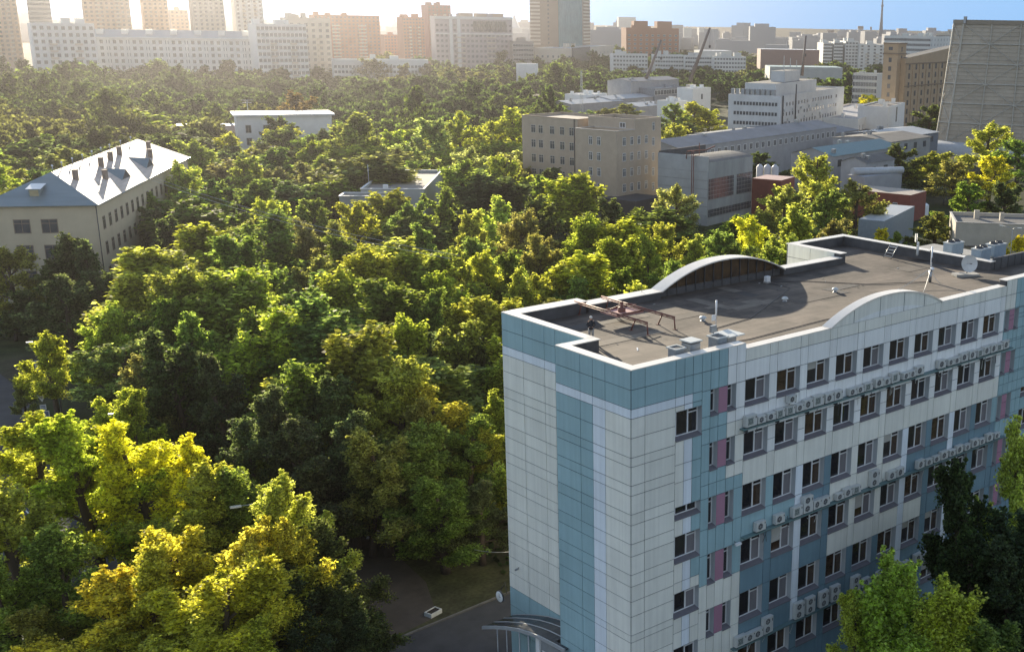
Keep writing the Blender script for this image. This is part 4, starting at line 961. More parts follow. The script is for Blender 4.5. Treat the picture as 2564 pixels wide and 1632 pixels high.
# place the centre so that the tower's upper left edge falls where it stands
CTR = R(-4)
def ct_pt(k, z):
    k %= 8; r = (r0 + (r1 - r0) * (z / HT) ** .85); a = CTR + R(90 * (k // 2) + (-40 if k % 2 == 0 else 40))
    return np.array([CT[0] - r * math.cos(a) * d_[0] - r * math.sin(a) * lft[0], CT[1] - r * math.cos(a) * d_[1] - r * math.sin(a) * lft[1], z])
CT = np.array(atD(2560, 200, 508)[:2])
for it in range(12):
    xs = min(proj(ct_pt(k, HT))[0] for k in range(NS)); CT = CT - lft * (2391 - xs) / FPX * 500
ct.location = (CT[0], CT[1], 0)
def L_(p): return (p[0] - CT[0], p[1] - CT[1], p[2])
b = MB(); NZ = 6
for k in range(NS):
    for j in range(NZ): z0, z1_ = 4 + (HT - 4) * j / NZ, 4 + (HT - 4) * (j + 1) / NZ; b.poly([L_(ct_pt(k, z0)), L_(ct_pt(k, z1_)), L_(ct_pt(k + 1, z1_)), L_(ct_pt(k + 1, z0))], ctm)
b.obj('cladding', ct)
b = MB()
def onf(k, t, z, out=.5):
    p = ct_pt(k, z) * (1 - t) + ct_pt(k + 1, z) * t; v = p[:2] - CT; v = v / np.linalg.norm(v) * out; return (p[0] - CT[0] + v[0], p[1] - CT[1] + v[1], z)
for k in range(NS):
    bays = 4 if k % 2 == 0 else 1
    for t in range(bays): b.tube([onf(k, t / bays, 4 + (HT - 4) * j / NZ) for j in range(NZ + 1)], .34 if t == 0 else .22, ctl, 4, False)
    for j in range(NZ + 1):
        z = 4 + (HT - 4) * j / NZ; b.tube([onf(k, 0, z), onf(k, 1, z)], .22, ctl, 4, False)
    for j in range(NZ):
        z0, z1_ = 4 + (HT - 4) * j / NZ, 4 + (HT - 4) * (j + 1) / NZ
        for t in range(bays):
            if j % 2 == t % 2: b.tube([onf(k, t / bays, z0), onf(k, (t + 1) / bays, z1_)], .12, ctl, 4, False)
            else: b.tube([onf(k, (t + 1) / bays, z0), onf(k, t / bays, z1_)], .12, ctl, 4, False)
for k in range(NS):
    for j in range(NZ * 5):
        z = 4 + (HT - 4) * j / (NZ * 5); b.tube([onf(k, 0, z, .12), onf(k, 1, z, .12)], .09, ctm, 4, False)
    if k % 2 == 0:
        for t in range(13): b.tube([onf(k, t / 12, 4, .1), onf(k, t / 12, HT, .1)], .07, ctl, 4, False)
b.obj('lattice', ct)
b = MB(); rimm = mat('tower_rim', (.25, .21, .16), .8)
for k in range(NS):
    p, q2 = np.array(L_(ct_pt(k, HT))), np.array(L_(ct_pt(k + 1, HT))); s1, s2 = 1.025, .97
    P4 = [(p[0] * s1, p[1] * s1), (q2[0] * s1, q2[1] * s1), (q2[0] * s2, q2[1] * s2), (p[0] * s2, p[1] * s2)]; b.prism(P4, HT - .2, HT + 1.4, rimm)
b.obj('rim', ct)
b = MB(); b.lathe((0, 0, 0), [(r0 + 5, 0), (r0 + 4.5, 3.4), (r0 + 1.5, 4.4), (r0 - 1, 4.4)], mat('basin_concrete', (.42, .43, .44), .8, .1), 40); b.obj('basin', ct)
b = MB()
for k in range(5): q0 = ct_pt(0, HT); b.box(q0[0] - CT[0] - .8 + k * .2, q0[0] - CT[0] - .7 + k * .2, q0[1] - CT[1] - 1, q0[1] - CT[1], HT, HT + 2.6, metal_g)
b.obj('railing', ct)

# materials of the far town
farw_ = 0
farw = mat('far_white', (.66, .66, .63), .8, .06, .05); farc = mat('far_cream', (.56, .50, .42), .8, .06, .05); farp = mat('far_sand', (.52, .40, .30), .8, .06, .05)
redb = mat('far_red_brick', (.40, .17, .11), .8, .08, .05); mauve = mat('far_mauve', (.42, .37, .38), .8, .06, .05); tealg = mat('curtain_glass', (.03, .12, .14), .5, .35, .12, col2=(.10, .24, .26))
blueroof = mat('blue_grey_roof', (.25, .30, .33), .6, .08, .05)
# --- assorted nearer low buildings on the right
def simple(name, label, px, D, th, xA, xC, wall, roof=None, par=.5, A=None, Cc=None, H=None, rows=0, cw=0, nl=0, nr=0, wd=1.4, ht=1.7, fl=3.6, first=3.2, gl=None, fr=None, cat='building', cap=None, group=None, st=1):
    s = B(name, label, cat, px, D, th, xA, xC, A=A, Cc=Cc, H=H, group=group); s.body(wall, roof, par, capt=cap)
    cr_ = random.Random(int(px[0] * 7 + px[1])); far = D > 780
    if par and s.A > 8 and s.C > 7:
        for q in range(cr_.randint(2, 5)):
            sx, sy, sz = (cr_.uniform(2.5, 6), cr_.uniform(2.5, 7), cr_.uniform(1.6, 3.4)) if far else (cr_.uniform(.8, 2.4), cr_.uniform(.8, 2.4), cr_.uniform(.7, 2))
            x_, y_ = cr_.uniform(1, max(1.5, s.C - sx - 1)), cr_.uniform(1, max(1.5, s.A - sy - 1)); MB().box(x_, min(x_ + sx, s.C - .6), y_, min(y_ + sy, s.A - .6), s.H - par, s.H + sz, wall, roof_grey).obj('plant_room' if far else 'roof_vent', s.root)
    if far and s.A > 20 and rows > 8:
        for q in range(2, rows * 1):
            z_ = s.H - first - fl * q
            if z_ > 8:
                for f_ in (.22, .62): MB().box(-1.1, -.03, s.A * f_, s.A * (f_ + .12), z_ - .9, z_ + .3, cap or farc).obj('balcony', s.root)
    zs = [s.H - first - fl * k for k in range(rows) if s.H - first - fl * k > .5]
    if nl: s.win('L', lin(0, s.A, nl), zs, wd, ht, fr or white_f, gl or wgl, st)
    if nr: s.win('R', lin(0, s.C, nr), zs, wd, ht, fr or white_f, gl or wgl, st)
    return s.done()
redw = mat('oxide_red', (.20, .055, .04), .7, .15, .6)
rg = simple('red_garage', 'rust-red flat-roofed garage with a pale lean-to beside it', (2280, 489), 300, -14, 2195, 2320, redw, mat('buff_roof', (.36, .31, .26), .8), 0, A=16, rows=1, nl=2, wd=1.2, ht=.8, first=3.0)
b = MB(); b.prism([(rg.C + .05, 1), (rg.C + 5, 1), (rg.C + 8, 3), (rg.C + .05, 7)], 0, 2.6, whitew); b.obj('lean_to', rg.root)
simple('red_store', 'dark red store with a pale pink roof between the workshop hall and the large tree', (1956, 452), 300, -20, 1884, 1990, redw, mat('rose_roof', (.45, .30, .27), .7), 0)
simple('low_shed', 'plain grey gabled shed in front of the red garage', (2214, 554), 255, -22, 2150, 2290, mat('grey_sheet', (.22, .26, .30), .6, .1), mat('sheet_roof', (.36, .38, .40), .5, .1), 0)
s = simple('cream_store', 'cream flat-roofed store with one dark window on the right edge', (2394, 557), 245, 50, 2418, 2575, mat('cream_render', (.42, .38, .32), .85, .12, .4), roof_grey, .6, A=14, cap=mat('stone_edge', (.45, .42, .38), .7), Cc=24)
s.win('R', [5.5], [1.2], 2.4, 2.0, metal_d, wgl, 1); s.done()
b = MB(); b.box(2, 4.5, -.9, -.0, 4.4, 4.5, metal_d); b.box(9.5, 12, -1.6, -.05, 0, 1.6, mat('crate_pink', (.4, .34, .33), .7)); b.box(12.3, 13.2, -.5, -.03, 1.4, 4.4, whitew); b.obj('awning', s.root)
grs = mat('slate_roof', (.14, .155, .18), .7, .2, .15, stretch=(1, 1, 1)); grw = mat('works_wall', (.30, .31, .33), .8, .12, .3)
def gable(name, label, px, D, th, xA, xC, wall, roof, rise, A=None, Cc=None, along='y', group='low works sheds'):
    s = B(name, label, 'building', px, D, th, xA, xC, A=A, Cc=Cc, group=group); b = MB(); b.box(0, s.C, 0, s.A, 0, s.H, wall); b.obj('wall', s.root); b = MB(); e = .4
    if along == 'y':
        m_ = s.C / 2; b.poly([(-e, -e, s.H), (m_, -e, s.H + rise), (m_, s.A + e, s.H + rise), (-e, s.A + e, s.H)], roof); b.poly([(m_, -e, s.H + rise), (s.C + e, -e, s.H), (s.C + e, s.A + e, s.H), (m_, s.A + e, s.H + rise)], roof)
        b.poly([(0, 0, s.H), (s.C, 0, s.H), (m_, 0, s.H + rise)], wall); b.poly([(0, s.A, s.H), (m_, s.A, s.H + rise), (s.C, s.A, s.H)], wall)
    else:
        m_ = s.A / 2; b.poly([(-e, -e, s.H), (s.C + e, -e, s.H), (s.C + e, m_, s.H + rise), (-e, m_, s.H + rise)], roof); b.poly([(-e, m_, s.H + rise), (s.C + e, m_, s.H + rise), (s.C + e, s.A + e, s.H), (-e, s.A + e, s.H)], roof)
        b.poly([(0, 0, s.H), (0, m_, s.H + rise), (0, s.A, s.H)], wall); b.poly([(s.C, 0, s.H), (s.C, s.A, s.H), (s.C, m_, s.H + rise)], wall)
    b.obj('roof', s.root); cr_ = random.Random(int(px[0] + px[1]))
    for q in range(cr_.randint(2, 5)):
        x_, y_ = cr_.uniform(1, s.C - 2), cr_.uniform(1, s.A - 2); zz = s.H + (rise * (1 - abs(y_ / s.A * 2 - 1)) if along == 'x' else rise * (1 - abs(x_ / s.C * 2 - 1)))
        MB().box(x_, x_ + cr_.uniform(.6, 1.6), y_, y_ + .9, zz - .3, zz + cr_.uniform(.6, 1.5), metal_g).obj('roof_vent', s.root)
    for q in range(int(s.C / 7)):
        if group != 'sheds in the crane yard' and along == 'x': MB().box(3 + q * 7, 5.2 + q * 7, -.08, -.02, max(.5, s.H - 3.2), s.H - 1.2, wgl).obj('window', s.root) if name != 'long_shed' else None
    return s
k1 = gable('long_shed', 'long low works shed with a barrel-like grey roof and pale glazed side', (1700, 372), 345, -14, 1690, 2095, grw, grs, 2.0, A=16, along='x')
k1.win('R', lin(1, k1.C - 1, 26), [k1.H - 3.4], 1.9, 2.0, white_f, wgl, 1); k1.done()
gable('works_shed', 'wide dark-roofed shed below the weathered white office', (1900, 362), 420, -14, 1700, 2150, grw, grs, 2.5, A=40, along='x')
gable('works_shed', 'shed with a teal-grey roof behind the big willow', (2085, 392), 345, -10, None, 2250, grw, mat('teal_roof', (.10, .19, .21), .6, .1), 2.0, A=14, along='x')
gable('works_shed', 'broad pale-roofed shed in front of the cooling tower', (2255, 344), 430, -10, 2190, 2350, mat('shed_blue', (.16, .18, .22), .7), roof_pale, 1.5, A=22, along='x')
gable('works_shed', 'flat grey shed roof left of the pale-roofed shed', (2230, 356), 400, -10, 2050, 2330, grw, roof_grey, 1.2, A=22, along='x')
gable('works_shed', 'small hipped grey shed behind the dark round tree', (2170, 410), 330, -10, None, 2240, grw, roof_grey, 1.5, A=8, along='x')
simple('white_annex', 'low white works hall with slit windows below the brown mill', (2149, 298), 540, -26, 2112, 2266, whitew, mat('annex_roof', (.3, .3, .31), .7), .8, A=30, rows=1, nr=16, wd=1.1, ht=3.2, first=6.0)
simple('white_annex', 'taller white block with a black doorway at the end of the slit-windowed hall', (2225, 268), 552, -26, 2200, 2266, whitew, roof_grey, .5, A=14, rows=1, nr=1, wd=3, ht=7, first=8)
simple('annex_base', 'long dark brown base wall under the white annex', (2149, 334), 530, -26, 2110, 2268, mat('umber_wall', (.13, .11, .10), .8), roof_grey, 0, A=3)
for k, (x, y) in enumerate(((1903, 418), (1922, 418), (1941, 419))):
    p = atD(x, y, 322); t = empty('silo', (p[0], p[1], 0), ['left', 'middle', 'right'][k] + ' pale cylindrical silo of three beside the workshop hall', 'silo', 0, 'silos')
    b = MB(); b.lathe((0, 0, 0), [(.95, 0), (.95, p[2]), (.3, p[2] + .7), (.01, p[2] + .75)], mat('silo_steel', (.42, .44, .46), .45, .08), 16); b.obj('shell', t)
b = MB(); p, q2 = atD(2135, 420, 320), atD(2260, 417, 330)
b.tube([(p[0], p[1], p[2] - 1), (q2[0], q2[1], q2[2] - 1)], .95, mat('silo_steel', (1, 1, 1)), 12); b.box(min(p[0], q2[0]), max(p[0], q2[0]), min(p[1], q2[1]), min(p[1], q2[1]) + 6, 0, p[2] - 2.0, grw); o = b.obj('storage_tank'); tag(o, 'long horizontal grey tank on a pale wall behind the round dark tree', 'tank')
simple('dark_shed', 'low dark shed at the foot of the stepped brick block', (1590, 505), 282, -14, 1556, 1660, mat('brown_shed', (.07, .06, .06), .85), mat('tar_roof', (.05, .05, .055), .9), 0, A=10)
simple('ribbon_office', 'white-gridded office with a brown end wall left of the brown mill', (2196, 186), 700, -22, 2137, 2206, mat('grid_white', (.55, .55, .52), .7), roof_grey, .6, Cc=14, rows=6, nl=9, wd=2.1, ht=2.6, fl=3.6, first=3.6, cap=whitew)

# --- mid-distance industrial yard
simple('white_tank_house', 'white curved-fronted block at the yard behind the stepped brick block', (1470, 238), 640, -22, 1414, 1520, whitew, roof_pale, .4)
simple('white_block', 'narrow white block right of the curved-fronted one', (1512, 246), 650, -22, None, 1528, whitew, roof_pale, .3, A=8)
simple('white_block', 'bright white block with an overhanging arm beside the crane', (1735, 222), 640, -14, 1720, 1780, whitew, roof_pale, .3, A=10, rows=1, nr=1, wd=2, ht=3, first=6)
simple('white_block', 'white low annex in the yard left of the yellow-green trees', (1690, 254), 560, -14, 1672, 1722, whitew, roof_pale, .3, A=10)
simple('yard_hall', 'grey industrial hall with a dark green window band in the crane yard', (1640, 222), 660, -14, 1590, 1722, mat('yard_grey', (.24, .25, .27), .75, .15), roof_pale, .4, rows=1, nr=12, wd=3, ht=2.6, first=3.6)
for k, (x, y, xr) in enumerate(((1430, 262, 1560), (1530, 250, 1640), (1580, 205, 1700), (1600, 268, 1665), (1460, 275, 1600))):
    gable('yard_shed', ['pale sawtooth-roofed', 'white gabled', 'grey gabled', 'small white', 'long white-roofed'][k] + ' shed in the crane yard', (x, y), 600 + 30 * (k % 3), -14, None, xr, grw, roof_pale if k != 2 else grs, 1.5, A=16, along='x', group='sheds in the crane yard')
simple('white_hut', 'pale windowless box house on the tree line left of centre', (1342, 160), 880, -40, 1292, 1343, whitew, roof_pale, 0, Cc=6)
simple('roadside_shed', 'long low shed with a bright eave behind the hipped house', (600, 314), 460, -62, 436, None, mat('mauve_wall', (.25, .22, .24), .8), roof_pale, 0, Cc=8)
simple('low_white_roof', 'low pale flat roof half hidden in trees', (1330, 276), 560, -30, 1240, 1400, pale, roof_pale, 0, H=5.5, A=12)
def crane(pts, D, label, rr):
    P = [atD(x, y, D) for x, y in pts]; t = empty('crane', (P[0][0], P[0][1], 0), label, 'crane', 0, 'mobile cranes')
    o = np.array([P[0][0], P[0][1], 0]); b = MB(); b.tube([P[0] - o] + [p - o for p in P[1:]], [rr * 1.3] + [rr] * (len(P) - 2) + [rr * .7], mat('boom_steel', (.16, .13, .12), .6, .2), 6); b.obj('boom', t)
    b = MB(); b.box(-1.5, 3.5, -1.4, 1.4, .9, P[0][2] * .9 if P[0][2] > 3 else 3, mat('crane_body', (.45, .42, .38), .6)); b.obj('body', t)
    b = MB(); b.tube([P[-1] - o, P[-1] - o - np.array([0, 0, 9])], .08, metal_d, 4); b.box(*(P[-1] - o - 9)[[0, 0]] + np.array([8.6, 9.4]), *(P[-1] - o - 9)[[1, 1]] + np.array([8.6, 9.4]), P[-1][2] - 10.5, P[-1][2] - 9, metal_d); b.obj('hook', t)
    b = MB()
    for x in (-1, 1.5, 3): b.lathe((x, 0, .5), [(.01, -.5), (.5, -.4), (.5, .4), (.01, .5)], metal_d, 8)
    b.obj('wheel', t)
crane([(1612, 210), (1625, 180), (1656, 101)], 680, 'mobile crane with a pale lower and slender upper boom on the left of the yard', .9)
crane([(1727, 204), (1778, 70)], 660, 'mobile crane with the tallest slanting dark boom', .9)
crane([(2008, 190), (2012, 150), (2018, 90)], 640, 'steep dark crane boom rising behind the weathered office', .7)
# lattice mast
p = atD(1457, 300, 600); t = empty('lattice_mast', (p[0], p[1], 0), 'slim lattice mast in front of the curved white block', 'mast'); b = MB()
for a in range(3):
    b.tube([(math.cos(a * 2.1) * 1, math.sin(a * 2.1) * 1, 0), (math.cos(a * 2.1) * .4, math.sin(a * 2.1) * .4, 24)], .12, acw, 4)
for k in range(14): b.tube([(math.cos(k * 2.1) * (1 - k * .04), math.sin(k * 2.1) * (1 - k * .04), k * 1.7), (math.cos(k * 2.1 + 2.1) * (1 - k * .04), math.sin(k * 2.1 + 2.1) * (1 - k * .04), k * 1.7 + 1.7)], .08, acw, 4)
b.obj('lattice', t)

L1 = simple('long_residence', 'long white residence with a blue-grey roof and rows of windows, far left', (727, 100), 880, -60, 143, None, farw, blueroof, 0, Cc=18, rows=7, nl=36, nr=3, wd=2.2, ht=2.5, fl=4.1, first=4.0, gl=wgl2, fr=farw)
b = MB(); A_ = L1.A; b.poly([(0, 0, L1.H), (0, A_, L1.H), (8, A_, L1.H + 5), (8, 0, L1.H + 5)], blueroof); b.poly([(L1.C, 0, L1.H), (8, 0, L1.H + 5), (8, A_, L1.H + 5), (L1.C, A_, L1.H)], blueroof); b.obj('roof', L1.root)
b = MB()
for k in range(12): y = (k + .5) * A_ / 12; b.box(-.5, .1, y - .5, y + .5, 0, L1.H - .6, farw)
b.box(-.7, .1, 0, A_, L1.H - .6, L1.H + .2, farw); b.obj('pilaster', L1.root)
for k in range(9):
    y = 12 + k * A_ / 9.6; b = MB(); b.box(2.5, 6, y, y + 4, L1.H + 2, L1.H + 5.2, farw, roof_pale); b.obj('dormer', L1.root)
simple('corner_block', 'taller right-hand end block of the long white residence', (766, 62), 868, -80, 640, 782, farw, roof_pale, .5, Cc=22, rows=9, nl=12, nr=6, wd=2.2, ht=2.4, fl=4.1, first=4.0, gl=wgl2, fr=farw)
simple('corner_block', 'taller left-hand end block of the long white residence', (235, 60), 860, -80, 75, 260, farw, blueroof, .5, Cc=20, rows=9, nl=9, wd=2.2, ht=2.4, fl=4.1, first=4.0, gl=wgl2, fr=farw)
simple('flat_block', 'pale block with a red-brown top storey right of the long residence', (826, 46), 940, -80, 720, 832, farc, roof_pale, .5, Cc=22, rows=9, nl=6, nr=5, wd=2.4, ht=2.4, fl=4.1, first=6, gl=wgl2, fr=farc)
def tower(name, label, xb, yb, D, xA, xC, m, A=None, Cc=None, H=None, rows=14, nl=5, nr=3, wd=2, ht=1.9, fl=3.3, th=-75, gl=None, roof=None):
    return simple(name, label, (xb, yb), D, th, xA, xC, m, roof or roof_pale, .5, A=A, Cc=Cc, H=H, rows=rows, nl=nl, nr=nr, wd=wd, ht=ht, fl=fl, first=3.2, gl=gl or wgl2, fr=m)
tower('tower_block', 'pale tower with banded balconies at the top left corner', 132, 60, 1050, 50, 142, farc, H=88, rows=22, nl=8, Cc=25)
tower('tower_block', 'sandy tower cut by the left edge of the view', 48, 60, 1080, -60, 56, farp, H=84, rows=22, nl=6, Cc=25)
tower('tower_block', 'broad sandy tower left of the narrow sky gap', 330, 60, 1120, 192, 345, farp, H=90, rows=24, nl=9, Cc=25)
tower('tower_block', 'tan tower joined to the right of the broad sandy one', 425, 60, 1150, 346, 440, farp, H=84, rows=24, nl=5, Cc=25)
tower('tower_block', 'grey-cream tower rising behind the long residence roof', 565, 60, 1100, 470, 580, farc, H=88, rows=24, nl=6, Cc=25)
tower('tower_block', 'pale tower with a dark glazed edge right of the grey-cream one', 662, 60, 1130, 580, 675, farw, H=84, rows=24, nl=5, Cc=25)
tower('brick_flats', 'sand-coloured lower flats between the towers', 470, 26, 1250, 425, 480, farp, Cc=20, rows=8, nl=4)
tower('brick_flats', 'orange-red brick flats with pale stripes left of centre', 950, 40, 1280, 785, 962, redb, Cc=24, rows=15, nl=16, nr=3)
tower('brick_flats', 'lower dark red flats in the gap of the brick towers', 1000, 88, 1400, 962, 1010, redb, Cc=24, rows=10, nl=5)
tower('brick_flats', 'narrow red brick flats left of the mauve office', 1062, 44, 1290, 1008, 1074, redb, A=None, Cc=24, rows=14, nl=7)
tower('brick_flats', 'dark red penthouse tower peeping over the mauve office', 1128, 14, 1330, 1070, 1132, mat('far_wine', (.24, .11, .10), .8), Cc=24, rows=14, nl=6)
f5 = simple('mauve_office', 'mauve-grey office slab with a white frame and tall upper windows', (1282, 44), 1160, -68, 1088, 1288, mauve, roof_pale, .6, Cc=26, rows=9, nl=18, nr=2, wd=2.3, ht=2.3, fl=4.6, first=9, gl=wgl2, fr=mauve)
b = MB(); b.box(-.5, -.02, 0, f5.A, f5.H - 16, f5.H - 14.8, farw); b.box(-.5, -.02, 0, f5.A, f5.H - 2.6, f5.H - .2, farw); b.obj('cornice', f5.root)
b = MB(); b.box(-1.0, -.04, f5.A * .68, f5.A * .72, 0, f5.H, farw); b.box(-1.0, -.04, f5.A * .78, f5.A * .82, 0, f5.H, farw); b.obj('pilaster', f5.root)
for k in range(8): b = MB(); y = f5.A * (.08 + .055 * k); b.box(-.7, -.03, y, y + 3, f5.H - 13, f5.H - 4, wgl2); b.obj('tall_window', f5.root)
for k in range(3): b = MB(); y = f5.A * (.1 + .2 * k); b.box(4, 12, y, y + 12, f5.H, f5.H + 3, mat('far_sand', (1, 1, 1))); b.obj('plant_room', f5.root)
simple('white_low_block', 'long low white building with two rows of windows under the brick towers', (1072, 150), 900, -68, 834, 1076, farw, blueroof, .4, Cc=16, rows=5, nl=26, wd=1.9, ht=2.0, fl=3.6, first=6, gl=wgl2, fr=farw)
tw = simple('glass_tower', 'tall brown stone and teal glass tower cut by the top of the view', (1398, 60), 1240, -40, 1324, 1476, mat('tower_stone', (.30, .24, .19), .7, .06, .05), roof_pale, 0, H=98)
b = MB(); b.box(.4, tw.C * .72, -.5, -.01, 18, 98, tealg); b.obj('curtain_wall', tw.root)
b = MB()
for k in range(20):
    b.box(-.6, -.01, tw.A * .64, tw.A * 1.0, 24 + k * 3.6, 25.8 + k * 3.6, farc); b.box(tw.C * .76, tw.C, -.6, -.01, 24 + k * 3.6, 25.6 + k * 3.6, farc)
b.obj('balcony', tw.root)
for k in range(17): b = MB(); b.box(-.1, -.02, tw.A * .32, tw.A * .38, 25 + k * 4, 27 + k * 4, wgl2); b.obj('window', tw.root)
pd = simple('tower_podium', 'low cream podium with a dark glazed entrance block below the glass tower', (1432, 122), 1160, -40, 1338, 1535, farc, roof_pale, .5, rows=1, nl=7, wd=2, ht=2.4, first=9, gl=wgl2)
b = MB(); b.box(-.8, pd.C * .38, -1.2, -.02, 0, pd.H + .5, mat('far_dark_glass', (.05, .065, .08), .25)); b.obj('glazed_block', pd.root)
pd.wins = []; pd.win('R', lin(pd.C * .42, pd.C, 6), [pd.H - 8, pd.H - 12.5], 2.4, 2.4, farc, wgl2, 0); pd.done()
simple('grey_offices', 'grey banded offices left of the cream podium', (1336, 104), 1150, -68, 1284, 1345, mat('far_taupe', (.36, .32, .29), .8), roof_pale, .5, Cc=20, rows=5, nl=4, wd=5, ht=2.2, fl=4.2, first=5)
bb = simple('brick_offices', 'brown-red brick office block with twin rooftop boxes right of the glass tower', (1700, 72), 1500, -62, 1568, 1712, mat('far_rust_brick', (.34, .16, .10), .8), roof_grey, .6, rows=5, nl=9, wd=3, ht=2.4, fl=5, first=10, gl=wgl2, Cc=30)
for f0, f1 in ((.12, .4), (.58, .84)): b = MB(); b.box(4, 20, bb.A * f0, bb.A * f1, bb.H, bb.H + 8, mat('far_rust_brick', (1, 1, 1)), roof_grey); b.obj('rooftop_box', bb.root)
fwb = [(1535, 1622, 136, 'first'), (1640, 1712, 138, 'second'), (1716, 1782, 140, 'third'), (1788, 1868, 142, 'fourth')]
for x0, x1, y, nm in fwb:
    s = simple('panel_flats', f'white five-storey panel flats, {nm} from the left of the row behind the crane yard', (x1, y), 1060, -62, x0, None, farw, roof_grey, .5, Cc=14, rows=5, nl=11, nr=3, wd=2.0, ht=1.7, fl=3.4, first=3.2, gl=wgl2, fr=farw, group='white panel flats')
    for q in range(5): MB().box(-1.4, -.02, s.A * .86, s.A * .99, s.H - 4.6 - 3.4 * q, s.H - 3.4 - 3.4 * q, farw).obj('balcony', s.root)
for x0, x1, y, nm in ((2062, 2085, 108, 'leftmost'), (2089, 2112, 106, 'second'), (2118, 2150, 104, 'third'), (2152, 2215, 112, 'widest')):
    simple('panel_flats', f'{nm} of the white slab flats left of the brown mill', (x1, y), 1250, -50, x0, None, farw, roof_grey, .5, Cc=40, rows=10, nl=4, wd=2.4, ht=1.9, fl=3.2, first=3, gl=wgl2, fr=farw, group='white slab flats')
simple('long_offices', 'long pale offices with a dark roof band behind the brown mill', (2330, 92), 1020, -22, 2215, 2390, farw, mat('green_roof', (.08, .11, .09), .8), .5, rows=6, nl=22, nr=8, wd=2.4, ht=2.2, fl=4, first=4, gl=wgl2, fr=farw)
simple('long_offices', 'cream offices with a flat brown roof left of the cooling tower', (2380, 84), 1100, -20, 2345, 2400, farc, roof_grey, .5, rows=6, nl=6, wd=2.4, ht=2.2, fl=4, first=4, gl=wgl2, fr=farc)
simple('sports_hall', 'wide white-roofed hall behind the yellow-green trees', (2052, 126), 1080, -50, 1905, 2060, mat('hall_brown', (.30, .2, .17), .8), mat('bright_roof', (.66, .66, .66), .5), 0, Cc=30)
simple('sports_hall', 'smaller white-roofed hall left of the wide one', (1832, 128), 1200, -60, 1755, 1845, farw, mat('bright_roof', (1, 1, 1)), 0, Cc=30)
simple('green_roofed_hall', 'mint-grey roofed low hall below the slab flats', (2110, 170), 840, -50, 1960, 2120, pale, mat('mint_roof', (.35, .45, .43), .6), 0, A=50, Cc=30)
hz = mat('distant_block', (.42, .42, .43), .9, .1, .01)
simple('distant_tower', 'pale blocky high-rise on the skyline left of the brick offices', (1592, 44), 2700, -60, 1549, None, farw, farw, 0, Cc=22)
simple('distant_tower', 'lower hazy high-rise left of the pale blocky one', (1543, 66), 2900, -60, 1520, None, farw, farw, 0, Cc=22)
simple('distant_tower', 'hazy square tower right of the brick offices', (1732, 70), 2600, -60, 1712, None, farw, farw, 0, Cc=22)
simple('distant_tower', 'hazy slab right of the tallest crane boom', (1767, 70), 2800, -60, 1751, None, farw, farw, 0, Cc=22)
for x, y, wd, nm in ((2155, 66, 13, 'square tan power-station stack'), (2181, 68, 4, 'slim dark stack beside the square one'), (2080, 76, 16, 'squat grey cooling block on the right skyline')):
    p = atD(x, y, 3200); r_ = wd / 2 / FPX * 3200; t = empty('chimney_stack', (p[0], p[1], 0), nm + ' on the skyline', 'chimney'); b = MB(); b.lathe((0, 0, 0), [(r_ * 1.15, 0), (r_, p[2]), (r_ * .7, p[2])], hz, 12); b.obj('shaft', t)
    b = MB(); b.lathe((0, 0, p[2]), [(r_ * 1.06, -6), (r_ * 1.06, 0)], mat('stack_band', (.3, .25, .22), .8), 12); b.obj('rim', t)
p = atD(2205, 90, 2600); t = empty('television_tower', (p[0], p[1], 0), 'needle-thin television tower on the right skyline', 'tower'); b = MB()
b.lathe((0, 0, 0), [(12, 0), (7, 18), (4, 40), (2.6, 62), (1.8, 85), (1.0, 110), (.6, 130), (.2, 150)], mat('tower_grey', (.2, .21, .23), .8), 12); b.obj('shaft', t)
b = MB(); b.lathe((0, 0, 86), [(1.9, 0), (2.6, 1), (2.6, 4), (1.6, 6)], mat('tower_grey', (1, 1, 1)), 12); b.obj('observation_deck', t)
p = atD(1288, 60, 2600); t = empty('spire_building', (p[0], p[1], 0), 'hazy white pyramid spire left of the glass tower', 'building'); b = MB()
Hs = atD(1288, 38, 2600)[2]; b.box(-22, 22, -20, 20, 0, Hs - 26, farw); b.obj('wall', t); b = MB(); b.lathe((0, 0, Hs - 26), [(14, 0), (.5, 26)], farw, 4); b.obj('spire', t)
p = atD(988, 62, 3000); t = empty('spire_building', (p[0], p[1], 0), 'faint stepped high-rise with a needle between the brick towers', 'building'); Hs = atD(988, 38, 3000)[2]
b = MB(); b.box(-45, 45, -30, 30, 0, Hs - 45, farw); b.box(-25, 25, -20, 20, Hs - 45, Hs - 26, farw); b.obj('wall', t); b = MB(); b.lathe((0, 0, Hs - 26), [(8, 0), (.5, 26)], farw, 4); b.obj('spire', t)
random.seed(11)
skm = []
for k in range(5): b = MB(); b.box(-.5, .5, -.5, .5, 0, 1, hz); (b.box(-.3, .1 + .05 * k, -.3, .3, 1, 1.12, hz) if k % 2 else None); skm.append(b.mesh('distant_block'))
for k in range(230):
    x = random.uniform(-60, 2620); D = random.choice([random.uniform(1700, 2300), random.uniform(2300, 2900), random.uniform(2800, 3500)])
    if D < 2300 and (x < 1290): continue
    p = atD(x, 80, D); o = bpy.data.objects.new('distant_block', skm[k % 5]); C.objects.link(o); o.location = (p[0], p[1], 0)
    o.scale = (random.uniform(20, 80), random.uniform(15, 30), random.uniform(18, 36) if random.random() < .85 else random.uniform(36, 50)); o.rotation_euler = (0, 0, R(random.choice([-40, 50, -60, 30, 10])))
    tag(o, 'grey city block lost in the haze along the skyline', 'building', 'hazy city blocks on the skyline')
